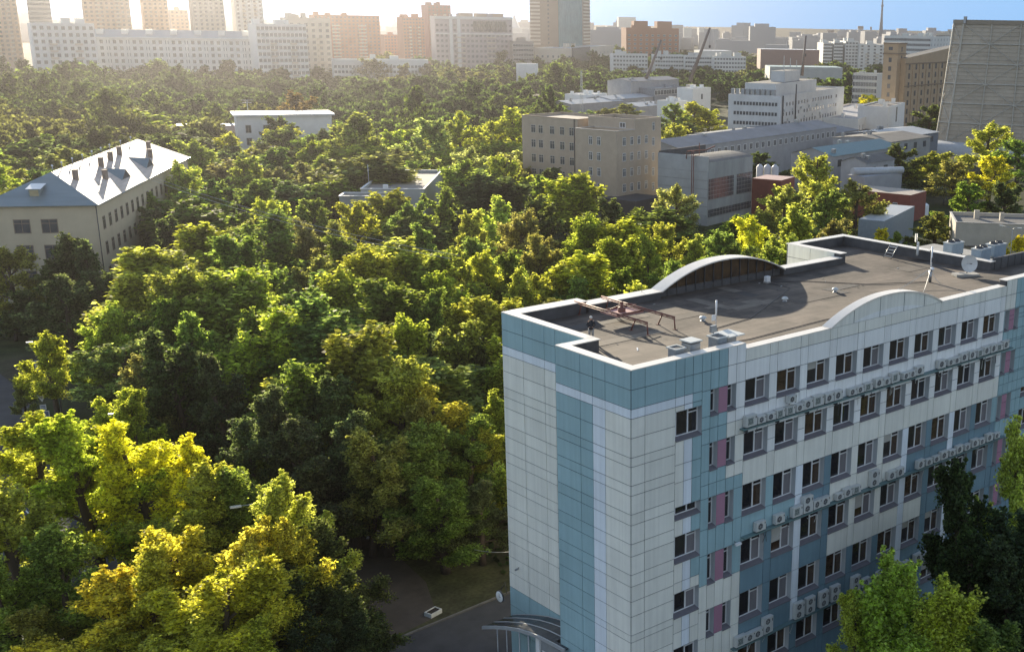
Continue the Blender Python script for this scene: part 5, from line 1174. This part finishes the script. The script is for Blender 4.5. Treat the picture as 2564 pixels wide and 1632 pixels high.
# ================================================================ TREES
def leafmat(name, trans=0.6):
    m = bpy.data.materials.new(name); m.use_nodes = True; n = m.node_tree
    for x in list(n.nodes): n.nodes.remove(x)
    out = n.nodes.new('ShaderNodeOutputMaterial'); oi = n.nodes.new('ShaderNodeObjectInfo'); geo = n.nodes.new('ShaderNodeNewGeometry')
    tc = n.nodes.new('ShaderNodeTexCoord')
    nz = n.nodes.new('ShaderNodeTexNoise'); nz.inputs['Scale'].default_value = .38; nz.inputs['Detail'].default_value = 3; n.links.new(tc.outputs['Object'], nz.inputs['Vector'])
    # hue / value varied per leaf, per clump and per tree
    hs = n.nodes.new('ShaderNodeHueSaturation'); n.links.new(oi.outputs['Color'], hs.inputs['Color'])
    mr = n.nodes.new('ShaderNodeMapRange'); mr.inputs[1].default_value = 0; mr.inputs[2].default_value = 1; mr.inputs[3].default_value = .35; mr.inputs[4].default_value = 1.9
    n.links.new(geo.outputs['Random Per Island'], mr.inputs[0])
    mr2 = n.nodes.new('ShaderNodeMapRange'); mr2.inputs[1].default_value = .3; mr2.inputs[2].default_value = .7; mr2.inputs[3].default_value = .7; mr2.inputs[4].default_value = 1.25
    n.links.new(nz.outputs['Fac'], mr2.inputs[0])
    mu = n.nodes.new('ShaderNodeMath'); mu.operation = 'MULTIPLY'; n.links.new(mr.outputs[0], mu.inputs[0]); n.links.new(mr2.outputs[0], mu.inputs[1]); n.links.new(mu.outputs[0], hs.inputs['Value'])
    mh = n.nodes.new('ShaderNodeMapRange'); mh.inputs[1].default_value = .3; mh.inputs[2].default_value = .7; mh.inputs[3].default_value = .485; mh.inputs[4].default_value = .515
    n.links.new(nz.outputs['Color'], mh.inputs[0]); n.links.new(mh.outputs[0], hs.inputs['Hue'])
    df = n.nodes.new('ShaderNodeBsdfDiffuse'); tr = n.nodes.new('ShaderNodeBsdfTranslucent'); gl = n.nodes.new('ShaderNodeBsdfGlossy'); gl.inputs['Roughness'].default_value = .38; gl.inputs['Color'].default_value = (.8, .8, .75, 1)
    n.links.new(hs.outputs[0], df.inputs[0])
    bc = n.nodes.new('ShaderNodeMixRGB'); bc.blend_type = 'MULTIPLY'; bc.inputs[0].default_value = 1; bc.inputs[2].default_value = (3.3, 3.2, 1.7, 1); n.links.new(hs.outputs[0], bc.inputs[1]); n.links.new(bc.outputs[0], tr.inputs[0])
    a = n.nodes.new('ShaderNodeMixShader'); a.inputs[0].default_value = trans; n.links.new(df.outputs[0], a.inputs[1]); n.links.new(tr.outputs[0], a.inputs[2])
    c = n.nodes.new('ShaderNodeMixShader'); c.inputs[0].default_value = .008; n.links.new(a.outputs[0], c.inputs[1]); n.links.new(gl.outputs[0], c.inputs[2]); n.links.new(c.outputs[0], out.inputs[0])
    return m
leafm = leafmat('foliage')
def np_mesh(name, P, Q, m, mid=None):
    """P (n,3) centres -> quads Q (n,4,3)"""
    n = len(Q); me = bpy.data.meshes.new(name); me.vertices.add(4 * n); me.vertices.foreach_set('co', Q.reshape(-1).astype(np.float32))
    me.loops.add(4 * n); me.loops.foreach_set('vertex_index', np.arange(4 * n, dtype=np.int32)); me.polygons.add(n)
    me.polygons.foreach_set('loop_start', np.arange(0, 4 * n, 4, dtype=np.int32)); me.polygons.foreach_set('loop_total', np.full(n, 4, dtype=np.int32)); me.update(calc_edges=True)
    for mm in (m if isinstance(m, list) else [m]): me.materials.append(mm)
    if mid is not None: me.polygons.foreach_set('material_index', mid)
    return me
def leaves(rng, Pc, size, up=.35):
    n = len(Pc); N = rng.normal(size=(n, 3)); N[:, 2] = np.abs(N[:, 2]) + up; N /= np.linalg.norm(N, axis=1)[:, None]
    U = np.cross(N, rng.normal(size=(n, 3))); U /= np.linalg.norm(U, axis=1)[:, None] + 1e-9; Vv = np.cross(N, U)
    s = size * rng.uniform(.6, 1.35, n)[:, None]
    return np.stack([Pc - U * s * .62, Pc - Vv * s * .42 + U * s * .08, Pc + U * s * .62, Pc + Vv * s * .42 + U * s * .08], 1)
def tree_variant(seed, kind, nleaf, lsize, near=True):
    """unit tree: height 1, crown radius about .3; returns crown mesh, trunk mesh"""
    rng = np.random.default_rng(seed); rnd = random.Random(seed)
    limbs = []; b = MB()
    spec = {'broad': (14, .17, .90, 18, 72, .34, 1.0), 'plume': (17, .20, .86, 48, 80, .46, .72), 'willow': (16, .17, .88, 20, 72, .36, 1.0), 'round': (15, .16, .85, 5, 70, .32, 1.05), 'sparse': (11, .30, .88, 40, 72, .42, .8), 'open': (11, .33, .9, 22, 70, .36, 1.0)}[kind]
    nl, h0, h1, e0, e1, LL, wid = spec
    lean = np.array([rng.normal() * .02, rng.normal() * .02])
    tk = [np.array([lean[0] * t * 2 + .006 * math.sin(t * 7 + seed), lean[1] * t * 2 + .006 * math.cos(t * 6 + seed), t * .9]) for t in np.linspace(0, 1, 9)]
    b.tube(tk, [.024 * (1 - .85 * k / 8) + .002 for k in range(9)], bark, 7)
    cl = []
    for i in range(nl):
        f = i / (nl - 1); hz_ = h0 + (h1 - h0) * f * .85; az = i * 2.4 + rng.uniform(-.5, .5); el = R(e0 + (e1 - e0) * f ** 1.2 + rng.uniform(-8, 8))
        L = LL * (1.0 - .48 * f) * rng.uniform(.7, 1.2)
        if kind == 'plume': L = LL * (1 - .45 * f) * rng.uniform(.7, 1.15)
        k0 = min(8, int(hz_ / .9 * 8)); p0 = tk[k0].copy(); p0[2] = hz_
        d = np.array([math.cos(az) * math.cos(el), math.sin(az) * math.cos(el), math.sin(el)]); pts = [p0]
        for s in range(5):
            d = d + np.array([0, 0, .09 if kind != 'willow' else -.05]) + rng.normal(size=3) * .10; d /= np.linalg.norm(d); pts.append(pts[-1] + d * L / 5)
        b.tube(pts, [.010 * (1 - f * .5), .008, .006, .0045, .003, .0015], bark, 5)
        for s in range(2, 6):
            for q in range(3 if s < 5 else 2):
                dd = d + rng.normal(size=3) * .75; dd /= np.linalg.norm(dd); ln = L * rng.uniform(.18, .42) * (1.2 - .12 * s)
                if kind == 'plume': dd[2] = abs(dd[2]) + .6; dd /= np.linalg.norm(dd)
                e_ = pts[s] + dd * ln
                if near: b.tube([pts[s], (pts[s] + e_) / 2 + rng.normal(size=3) * .005, e_], [.004, .0028, .001], bark, 4, False)
                for t in ((.45, .8, 1.05) if kind != 'sparse' else (.9, 1.1)): cl.append((pts[s] + dd * ln * t, ln))
            cl.append((pts[s], L * .3))
        for q in range(4):
            dd = d * .6 + np.array([0, 0, .8]) + rng.normal(size=3) * .5; dd /= np.linalg.norm(dd); b0 = pts[5 if q < 2 else 4]
            for t in (.02, .045, .07): cl.append((b0 + dd * t * (1.4 if kind == 'plume' else 1), -.05 - t * .3))
    cl.append((np.array([tk[-1][0], tk[-1][1], .90]), .12))
    w = np.array([max(.04, c[1]) for c in cl]); w = w / w.sum(); cnt = rng.multinomial(nleaf, w); Ps = []
    for (c, ln), k in zip(cl, cnt):
        if k == 0: continue
        r = .030 + ln * .24; u = rng.normal(size=(k, 3)); u /= np.linalg.norm(u, axis=1)[:, None]; rad = r * rng.uniform(0, 1, k)[:, None] ** .45
        p = c + u * rad * np.array([1, 1, .75 if kind != 'plume' else 1.35])
        if kind == 'willow': p[:, 2] -= rng.uniform(0, .10, k) ** 1.3
        Ps.append(p)
    P = np.concatenate(Ps); P[:, :2] *= wid; P[:, 2] = np.maximum(P[:, 2], .05)
    ztop = np.percentile(P[:, 2], 99.6); P[:, 2] /= ztop; b.v = [(v[0] * wid, v[1] * wid, v[2] / ztop) for v in b.v]
    Q = leaves(rng, P, lsize)
    rr = np.percentile(np.hypot(P[:, 0], P[:, 1]), 93)
    return np_mesh('crown', P, Q, leafm), b.mesh('trunk'), float(rr), (P, lsize)
HUES = {  # leaf base colours
 'yg': (.225, .245, .052), 'y': (.30, .285, .058), 'Y': (.37, .355, .040), 'g': (.130, .170, .045), 'dg': (.075, .095, .042), 'ol': (.165, .168, .062), 'pl': (.220, .240, .105), 'br': (.10, .075, .035), 'lit_g': (.23, .265, .070), 'fd': (.055, .078, .038)}  # the fresh green is lightened to stand in for bounced sunlight
KN = {'broad': 'spreading', 'plume': 'upswept', 'willow': 'soft drooping', 'round': 'dense rounded', 'sparse': 'thin half-bare', 'open': 'open-crowned'}
HN = {'yg': 'yellow-green', 'y': 'golden', 'Y': 'bright yellow', 'g': 'mid green', 'dg': 'dark green', 'ol': 'olive', 'pl': 'pale grey-green', 'br': 'brownish', 'lit_g': 'fresh green', 'fd': 'deep green'}
TV = {}
def get_variant(kind, lod, i):
    k = (kind, lod, i)
    if k not in TV:
        nleaf, ls = {0: (36000, .0122), 1: (21000, .0160), 2: (10000, .0235), 3: (5200, .031)}[lod]
        if kind == 'sparse': nleaf //= 3
        if kind == 'open': nleaf = int(nleaf * .75)
        TV[k] = tree_variant(hash_(kind) * 10 + i * 7 + 3, kind, nleaf, ls, lod < 2)
    return TV[k]
def hash_(s): return sum(ord(c) * (j + 1) for j, c in enumerate(s)) % 97
PLACED = []; tree_no = [0]
def add_tree(x, y, h, r, kind, hue, label=None, group=None):
    D = math.hypot(x - CAM[0], y - CAM[1]); lod = 0 if D < 118 else (1 if D < 210 else (2 if D < 420 else 3)); i = tree_no[0] % (3 if lod < 2 else 2); tree_no[0] += 1
    cm, tm, rr, _ = get_variant(kind, lod, i); rnd = random.Random(tree_no[0]); r = max(r * 1.1, min(.6 + .0225 * D, 9)) if h > 8 else r
    t = bpy.data.objects.new('tree', None); C.objects.link(t); t.location = (x, y, 0); t.rotation_euler = (0, 0, rnd.uniform(0, 6.28)); t.scale = (r / rr, r / rr, h); t.empty_display_size = .1
    tag(t, label, 'tree', group or ('trees of the wood behind the clad block' if not label else None)); t['tmp'] = f'{HN[hue]} {KN[kind]}'
    tr = bpy.data.objects.new('trunk', tm); C.objects.link(tr); tr.parent = t
    c = bpy.data.objects.new('crown', cm); C.objects.link(c); c.parent = t
    col = HUES[hue]; v = rnd.uniform(.85, 1.15); c.color = (col[0] * v * rnd.uniform(.92, 1.08), col[1] * v, col[2] * v * rnd.uniform(.8, 1.3), 1)
    PLACED.append((x, y, r, h)); return t
def tt(px, py, h, r, kind, hue, label=None):
    p = atZ(*T(px, py), h); return add_tree(p[0], p[1], h, r, kind, hue, label)
K_ = {'B': 'broad', 'P': 'plume', 'W': 'willow', 'D': 'round', 'S': 'sparse', 'O': 'open'}
TREES = [
 # bottom left, by the street
 (70,985,15,6.2,'O','yg','big open yellow-green tree cut by the lower left edge, its dark trunk showing'),(185,965,15.5,5.5,'B','yg'),(345,1000,14,5.2,'B','Y','bright golden tree right of the big open one at the lower left'),
 (300,915,12.5,4.2,'B','yg'),(330,845,12,3.6,'B','ol'),(240,925,11,3.8,'B','yg'),(115,785,12,4,'O','yg','yellow-green tree overhanging the lamp at the road junction'),(235,715,13.5,4.6,'B','yg','rounded yellow-green tree standing alone right of the road junction'),
 (48,880,6.0,1.8,'B','ol'),(420,1045,13,4.5,'B','Y'),(450,1110,12.5,4.6,'B','yg'),(395,1220,12,4.6,'B','y'),(560,1235,12.5,4.6,'B','y'),(645,1110,14,4.0,'B','yg','yellow-green tree with a lamp head poking from its left side'),(672,1195,13,3.1,'O','y','golden open tree with a bare drooping branch on its right'),
 (310,1290,12,4.8,'B','y'),(230,1370,10.5,4.6,'B','y'),(480,1320,12,5,'O','y'),(610,1330,11.5,4.6,'B','y'),(30,1130,13,5.5,'B','yg'),(120,1240,12,4.6,'D','g'),(15,1290,11,4.6,'B','yg'),(100,1420,8,3.4,'B','ol'),(400,1440,9,4.4,'B','y'),(560,1460,9,4.2,'B','yg'),(300,1480,8,3.8,'B','y'),
 (745,1235,10,4.2,'D','dg'),(790,1360,8.5,3.8,'D','dg'),(760,1450,7,3.4,'D','dg'),(840,1440,6.5,3,'D','dg'),(710,1330,9.5,4,'D','dg'),(700,1460,7,3.5,'D','dg'),
 (520,1090,12,4.4,'B','g'),(600,1080,9,3.4,'B','g'),
 # middle left
 (370,590,17,5.6,'P','yg','tall upswept yellow-green tree right of the ochre house'),(310,640,15,4.8,'P','yg'),(440,640,17,5.4,'P','yg'),(490,530,16.5,5,'P','yg'),(540,555,17,4.6,'P','g'),(560,640,17,5.2,'P','yg'),(505,650,17,5,'P','yg'),(350,700,15,5.2,'B','g'),(470,730,16,5.4,'B','g'),(560,740,15,5,'B','g'),(420,780,15,5,'B','dg'),(520,830,14,5,'B','dg'),
 (280,590,14,4.6,'B','dg'),(150,548,15.3,4.2,'B','dg','dark tree in front of the ochre plastered wall'),(212,562,14.8,4.2,'B','dg'),(105,618,11.5,3.6,'B','dg'),(250,640,11,4.2,'B','dg'),(165,660,9,4.2,'B','dg'),(200,700,8,4,'B','dg'),(25,725,5,3,'B','dg'),(110,710,6,3.2,'B','dg'),
 (640,472,15,5.4,'W','yg'),(600,520,14,4.8,'W','ol'),(700,520,14,4.6,'W','ol'),(770,425,12.5,3.4,'P','g'),(685,435,12,4.2,'P','g'),(720,470,12,4,'B','g'),
 (845,478,15,4.8,'B','yg'),(905,455,14,4,'P','yg'),(955,478,14.5,4.2,'B','g'),(1030,445,16,4.8,'D','g','dense green pointed tree in front of the low pavilion'),(800,530,14,4.4,'B','ol'),
 (860,585,17,5.6,'P','yg'),(960,565,17,5.8,'P','yg'),(1020,600,16,5,'P','yg'),(810,640,15.5,5,'P','yg'),(745,650,14,4,'P','g'),(905,660,16,5.4,'P','g'),(1000,680,15,5.2,'B','g'),(1060,640,15,5,'B','yg'),
 (715,700,17,5.2,'P','g','vivid green upswept tree in the middle of the wood'),(640,735,16,5.4,'P','yg'),(800,740,16,5,'P','g'),(870,780,16.5,5.8,'P','yg','large yellow-green tree left of the corner of the clad block'),(945,748,15,2.4,'P','yg'),(910,850,15,5.8,'B','yg'),(700,840,15,5.4,'B','g'),(640,900,14,5,'B','dg'),(760,900,14,5,'B','dg'),(1050,760,14,5,'B','ol'),(990,780,13,4.6,'B','dg'),(1110,720,14,5,'B','yg'),(1150,700,15,5,'P','yg'),(1100,800,12,4.4,'B','dg'),(1170,840,12,4,'B','g'),
 (1060,915,12.5,4.8,'B','y','golden tree near the left wall of the clad block'),(1000,930,12.5,4.6,'B','ol'),(960,1010,12,5,'B','g'),(1100,1000,10.5,4.2,'B','g'),(1150,930,11,3.6,'B','yg'),(1170,1010,9.5,3.6,'B','yg'),(900,1000,12.5,4.8,'B','ol'),(820,960,13.5,5,'B','dg'),(860,1040,11,3.6,'B','dg'),(1040,1110,9.5,4.2,'B','g'),(1130,1120,8.5,3.8,'B','dg'),(700,1000,13,4.8,'B','dg'),(620,1000,12,4.6,'B','dg'),
 # behind the block
 (1090,580,15,5,'B','yg'),(1150,590,15.5,5,'B','yg'),(1120,500,14.5,4.4,'B','yg'),(1180,468,15,4.6,'B','yg'),(1235,500,15,6,'W','ol'),(1290,560,14,5,'B','ol'),(1335,412,16.5,4.2,'P','yg','tall pointed yellow-green tree left of the putty brick block'),(1215,590,15,5,'B','g'),(1280,630,15,5,'B','yg'),(1200,640,14.5,5,'B','yg'),(1350,600,16,5,'P','yg'),
 (1430,478,12,4.6,'D','dg'),(1390,510,16,4.8,'P','yg'),(1480,515,16,4.8,'P','yg'),(1440,560,16,5,'P','yg'),(1530,560,14.5,4.4,'B','yg'),(1605,438,15,5.4,'W','pl','pale grey-green willow-like tree in front of the workshop hall'),(1570,530,14,4.8,'W','yg'),(1640,550,14,4.6,'B','yg'),(1700,545,13.5,4.6,'D','g'),(1655,610,13,4.4,'D','g'),(1770,510,13,4.2,'B','Y'),(1740,575,12,4,'B','g'),(1560,610,14,4.6,'B','g'),(1400,620,14.5,5,'B','yg'),(1480,630,14,5,'B','g'),(1330,650,14,5,'B','g'),
 (1905,368,18,7.6,'W','yg','very large soft yellow-green tree right of the workshop hall'),(1840,440,15,5,'W','ol'),(1945,450,16,6,'D','g','dense deep-green tree at the foot of the very large soft one'),(1870,500,14,5,'D','g'),(1960,520,13,4.8,'B','ol'),(2010,430,14,5,'W','ol'),(1820,560,12,4.4,'B','yg'),
 (1240,272,17,5.6,'W','yg','big sunlit tree left of the putty wing'),(1165,285,18,6.6,'W','yg'),(1120,350,17,5,'W','pl','pale drooping tree below the big sunlit one'),(1180,370,16,5,'W','yg'),(1290,350,14,5,'D','dg'),(1290,400,12.5,4.6,'B','dg'),(935,308,15,4,'B','yg','narrow rounded olive-yellow tree behind the low pavilion'),(1040,385,11.5,4,'B','g'),(1015,335,12,4.4,'B','y'),(1090,320,12,4.4,'B','yg'),
 (690,215,21,5.5,'S','br','tall half-bare brownish tree rising above the white house'),(660,300,15,6,'W','yg'),(740,320,15,6,'W','g'),(830,290,15,6,'B','g'),(540,315,15,5.5,'B','yg','rounded golden-green tree at the end of the hipped roof'),(460,330,16,6.5,'B','yg'),(590,370,15,6,'B','yg'),(430,420,14,5.5,'B','g'),(500,430,14,5,'B','g'),(345,262,15,4.2,'P','yg','pointed yellow-green tree above the hipped roof ridge'),(880,340,13,5,'B','g'),(760,370,13,5,'B','g'),
 (340,490,13,4.5,'B','dg'),(400,510,14,5,'B','dg'),
 # right side
 (400,388,18,6,'W','yg','golden-green tree hiding the far corner of the hipped roof'),(352,455,14.5,5,'B','g'),
 (1580,245,15,5.5,'B','g'),(1630,240,15,5.5,'B','yg'),(1668,255,12.5,4.6,'D','yg','smooth rounded yellow-green tree left of the weathered office'),(1620,290,11,4.6,'D','dg'),(1570,290,11,4.4,'D','dg'),(1825,118,20,9,'B','g'),
 (2190,247,14,6.5,'D','dg','dark shrubby tree at the foot of the brown mill'),(2052,224,10,4,'B','Y','small bright yellow tree between two office buildings'),
 (2120,342,14,5.8,'D','dg','dark round tree in front of the works sheds'),(2190,358,12,4.4,'B','yg'),(2320,290,17,6,'W','yg','tall sunlit tree in front of the cooling tower'),(2398,330,14,5,'W','g'),(2330,368,13.5,5.2,'B','Y','bright yellow-topped tree at the right edge'),(2280,430,12,5,'D','g'),(2370,430,13,5,'D','dg'),(2250,380,12,4.5,'W','ol'),
 (2080,537,6.5,3,'B','Y'),(2110,545,6.5,2.6,'D','g'),(2200,503,9,3.6,'D','ol','olive round tree just beyond the rear parapet'),(2395,555,8,3.2,'B','Y'),(2320,590,5,1.8,'B','yg'),(2040,590,8,3.5,'D','g'),
 (1480,245,9,4,'B','ol'),(1420,255,9,4,'B','ol'),(1310,248,10,4,'B','g'),(1390,262,9,4,'D','g'),
]
for e_ in TREES: tt(e_[0], e_[1], e_[2], e_[3], K_[e_[4]], e_[5], e_[6] if len(e_) > 6 else None)
# lower right, in front of the street face (placed from the ground up)
def gt(x, y, h, r, kind, hue, label): add_tree(x, y, h, r, kind, hue, label)
FRONT = [(2105,1322,14.5,2.5,'P','lit_g','fresh green tree with a pointed top against the street face'),(2222,1368,13.5,2.8,'P','lit_g','fresh green tree right of the pointed one against the street face'),(2035,1395,12,2.3,'B','lit_g','fuller fresh green tree at the lower right, left of the pointed one'),(2330,1430,11.5,4,'B','g','green tree low at the bottom right corner'),
 (2395,1010,19,4.2,'B','lit_g','sunlit crown at the right edge in front of the street face'),(2285,1085,17,3.6,'B','fd','dark tree masking the right half of the street face'),(2345,1180,16,4.8,'B','fd','very dark tree below the sunlit crown at the right edge'),(2395,1300,14,5,'B','fd','shadowed tree in the lower right behind the bright ones'),(2300,1270,14,3.8,'B','fd','dark tree between the pale facade and the bright lower trees')]
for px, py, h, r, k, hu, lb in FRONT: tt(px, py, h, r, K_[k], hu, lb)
# ---- the rest of the wood: young and mid-aged trees between the named ones
NOGO = [(Y.P, Y), (P_.P, P_), (W1.P, W1), (G.P, G), (G2.P, G2), (Hh.P, Hh), (O.P, O), (Mm.P, Mm), (k1.P, k1), (rg.P, rg)]
def blocked(x, y, r):
    if -27 < x < -4 and y < 104: return True
    if y > 94 and y < 142 and x < 2: return True
    if -10 < x < 60 and y < 33 and not (y > 29 and x > 8): return True
    if -3 < x < 10.5 and y < 62: return True
    if -4 < x < 55 and y < 26: return True
    for P, s in NOGO:
        d = np.array([x, y]) - P; a, c = d @ s.ua, d @ s.uc
        if -3 - r * .4 < a < s.A + 2 and -3 - r * .4 < c < s.C + 3: return True
    return False
# image regions that must stay open (building faces seen in the photograph) with the distance of what they show
OPEN = [((0, 430, 330, 600), 205), ((120, 345, 430, 520), 225), ((870, 440, 1110, 520), 255), ((590, 285, 650, 365), 420), ((1440, 285, 1660, 500), 285), ((1320, 295, 1440, 380), 300), ((1645, 390, 1890, 530), 280), ((1824, 200, 2115, 352), 480), ((2112, 262, 2270, 340), 520), ((2215, 100, 2385, 290), 590), ((1690, 360, 2330, 430), 335), ((2345, 60, 2564, 320), 470), ((2190, 470, 2330, 535), 290), ((2150, 525, 2300, 590), 250), ((2390, 535, 2564, 640), 240), ((1884, 440, 1960, 500), 290), ((1410, 222, 1790, 290), 560), ((2135, 165, 2210, 262), 690)]
def masks(x, y, h, r):
    u, v, w_ = proj((x, y, h)); rp = r / w_ * FPX * .8; D = math.hypot(x - CAM[0], y - CAM[1])
    for (x0, y0, x1, y1), d in OPEN:
        if D < d + 5 and u + rp > x0 and u - rp < x1 and v < y1 - 6 and v + rp * 3 > y0: return True
    return False
rnd = random.Random(77); n_fill = 0; cand = []
for gx in range(-11, 46):
    for gy in range(2, 54):
        x = gx * 11 + rnd.uniform(-4.5, 4.5); y = gy * 11 + rnd.uniform(-4.5, 4.5); D = math.hypot(x - CAM[0], y - CAM[1])
        if D > 420 or D < 70: continue
        u, v, w_ = proj((x, y, 8))
        if not (-60 < u < 2600) or v > 1690: continue
        cand.append((D, x, y))
cand.sort()
for D, x, y in cand:
    h = rnd.uniform(8.0, 13.5) + D * .007; r = rnd.uniform(3.8, 5.6) + D * .007
    if rnd.random() < .16: h *= 1.4; r *= 1.3
    if y < 60 and x < 40: h *= .85
    if blocked(x, y, r) or masks(x, y, h, r): continue
    if any((x - a) ** 2 + (y - b_) ** 2 < (3.2 + .62 * c) ** 2 for a, b_, c, _ in PLACED): continue
    u, v, w_ = proj((x, y, h))
    if u > 1950 and D > 200: continue
    if n_fill > 150: break
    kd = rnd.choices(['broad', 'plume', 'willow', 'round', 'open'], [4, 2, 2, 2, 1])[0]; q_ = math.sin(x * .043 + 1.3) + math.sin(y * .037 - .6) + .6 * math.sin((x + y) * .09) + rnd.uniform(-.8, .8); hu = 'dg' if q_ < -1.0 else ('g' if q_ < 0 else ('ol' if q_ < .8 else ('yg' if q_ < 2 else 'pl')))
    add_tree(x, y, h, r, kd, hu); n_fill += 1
print('fill', n_fill, 'trees', tree_no[0])
LM = [((200, 450), 'the ochre hipped house'), ((50, 950), 'the road junction'), ((590, 1268), 'the nearest street lamp'), ((283, 1036), 'the second street lamp'), ((990, 470), 'the flat pavilion'), ((640, 320), 'the white house'), ((1540, 400), 'the stepped brick block'), ((1380, 330), 'the putty-coloured wing'), ((1760, 460), 'the workshop hall'), ((1270, 800), "the clad block's left corner"), ((1840, 650), 'the rear roof arch'), ((1470, 740), 'the roof gantry'), ((2270, 500), 'the red garage'), ((2470, 250), 'the cooling tower'), ((1960, 280), 'the works office'), ((1095, 1545), 'the concrete planter'), ((935, 1345), 'the pale boulder'), ((2470, 590), 'the cream store'), ((1600, 230), 'the crane yard')]
bylab = {}
for t in [o for o in C.objects if o.name.startswith('tree') and o.get('category') == 'tree']:
    if not t.get('label'):
        u, v, w_ = proj((t.location.x, t.location.y, t.scale.z * .8)); (lx, ly), nm_ = min(LM, key=lambda q: math.hypot(q[0][0] - u, q[0][1] - v)); dx, dy = u - lx, v - ly
        s = ('left of' if dx < 0 else 'right of') if abs(dx) > abs(dy) else ('beyond' if dy < 0 else 'in front of')
        bylab.setdefault((t['tmp'], s + ' ' + nm_), []).append((u, t))
for (k_, s), L in bylab.items():
    L.sort(key=lambda q: q[0])
    for i, (u, t) in enumerate(L): t['label'] = f'{k_} tree {s}' if len(L) == 1 else f'{k_} tree, {ORD[min(i, 19)]} from left {s}'
for t in C.objects:
    if 'tmp' in t: del t['tmp']
# ---- the far wood: crowns beyond the named trees, one mass
rng = np.random.default_rng(4); Qs = []; Ms = []; fm_ = []
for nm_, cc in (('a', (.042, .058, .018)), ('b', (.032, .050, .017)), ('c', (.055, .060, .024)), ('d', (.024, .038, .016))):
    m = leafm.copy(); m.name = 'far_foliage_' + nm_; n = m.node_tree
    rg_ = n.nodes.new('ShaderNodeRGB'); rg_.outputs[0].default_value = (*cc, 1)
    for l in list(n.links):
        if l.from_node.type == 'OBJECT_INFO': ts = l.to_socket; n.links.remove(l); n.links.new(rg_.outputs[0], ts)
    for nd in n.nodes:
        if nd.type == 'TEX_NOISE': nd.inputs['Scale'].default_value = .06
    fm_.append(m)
FAR_OPEN = [((130, 60, 745, 150), 840), ((745, 60, 1080, 190), 870), ((1080, 20, 1290, 150), 1100), ((1284, 100, 1540, 145), 1100), ((1535, 125, 1875, 175), 1040), ((1410, 195, 1790, 290), 720), ((1820, 190, 2400, 360), 700), ((590, 280, 655, 340), 460), ((1290, 150, 1350, 185), 870), ((2050, 90, 2400, 160), 1000), ((1900, 110, 2060, 150), 1060), ((2135, 165, 2210, 262), 700), ((1960, 160, 2130, 185), 840)]
nfar = 0
for it in range(16000):
    u = rng.uniform(-80, 2640); D = rng.uniform(395, 1020) if u > 560 else rng.uniform(250, 860)
    if u > 1250 and rng.random() < .25: D = rng.uniform(1000, 1500)
    if 1400 < u < 2000 and D < 700 : continue
    if u > 1790 and D < 520: continue
    if u > 2130 and D < 1000: continue
    p = atD(u, 300, D); h = rng.uniform(9, 16) * (1.5 if rng.random() < .2 else 1); r = rng.uniform(6.5, 11) * (1.45 if rng.random() < .2 else 1)
    uu, v, w_ = proj((p[0], p[1], h)); rp = r / w_ * FPX * .7
    if any(D < d and uu + rp > x0 and uu - rp < x1 and v < y1 and v + rp * 2 > y0 for (x0, y0, x1, y1), d in FAR_OPEN): continue
    if blocked(p[0], p[1], r) or any((p[0] - a) ** 2 + (p[1] - b_) ** 2 < (c * .75 + 3) ** 2 for a, b_, c, _ in PLACED): continue
    PLACED.append((p[0], p[1], r * 1.3, h)); nfar += 1
    if nfar > 800: break
    kd = ['broad', 'round', 'willow', 'plume'][rng.integers(4)]; _, _, rr, (P, ls) = get_variant(kd, 3, nfar % 2)
    k = 2200 if D < 600 else 1300; idx = rng.choice(len(P), k, replace=False); a = rng.uniform(0, 6.28); ca, sa = math.cos(a), math.sin(a); q = P[idx]
    q = np.stack([(q[:, 0] * ca - q[:, 1] * sa) * r / rr + p[0], (q[:, 0] * sa + q[:, 1] * ca) * r / rr + p[1], q[:, 2] * h], 1)
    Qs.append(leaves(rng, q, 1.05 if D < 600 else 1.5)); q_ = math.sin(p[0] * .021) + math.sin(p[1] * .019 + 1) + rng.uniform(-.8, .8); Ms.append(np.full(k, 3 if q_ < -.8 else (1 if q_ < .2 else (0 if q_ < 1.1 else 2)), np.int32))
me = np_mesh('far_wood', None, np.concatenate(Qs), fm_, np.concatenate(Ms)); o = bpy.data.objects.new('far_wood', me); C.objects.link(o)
tag(o, 'hazy far wood filling the ground between the distant buildings', 'woodland', kind='stuff'); print('far', nfar)
# undergrowth below the wood
rng = np.random.default_rng(9); pts = []
while len(pts) < 60000:
    x, y = rng.uniform(-5, 150), rng.uniform(28, 260)
    if len(pts) % 1 == 0 and not blocked(x, y, 0) : pts.append((x, y, abs(rng.normal()) * .45 + .1))
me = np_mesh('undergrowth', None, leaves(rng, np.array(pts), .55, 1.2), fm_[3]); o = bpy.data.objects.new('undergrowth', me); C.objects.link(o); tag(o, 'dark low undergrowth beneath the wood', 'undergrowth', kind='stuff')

# ================================================================ HAZE
hm = bpy.data.materials.new('haze_air'); hm.use_nodes = True; n = hm.node_tree
for x in list(n.nodes): n.nodes.remove(x)
out = n.nodes.new('ShaderNodeOutputMaterial'); pv = n.nodes.new('ShaderNodeVolumePrincipled'); pv.inputs['Color'].default_value = (.17, .165, .172, 1)
pv.inputs['Density'].default_value = 0.00021; pv.inputs['Anisotropy'].default_value = 0.82; n.links.new(pv.outputs[0], out.inputs['Volume'])
b = MB(); b.box(-1500, 3700, -700, 3700, -1.0, 154.0, hm); o = b.obj('haze', kind='stuff')
o['label'] = 'pale sunlit haze thickening towards the horizon'; o['category'] = 'haze'
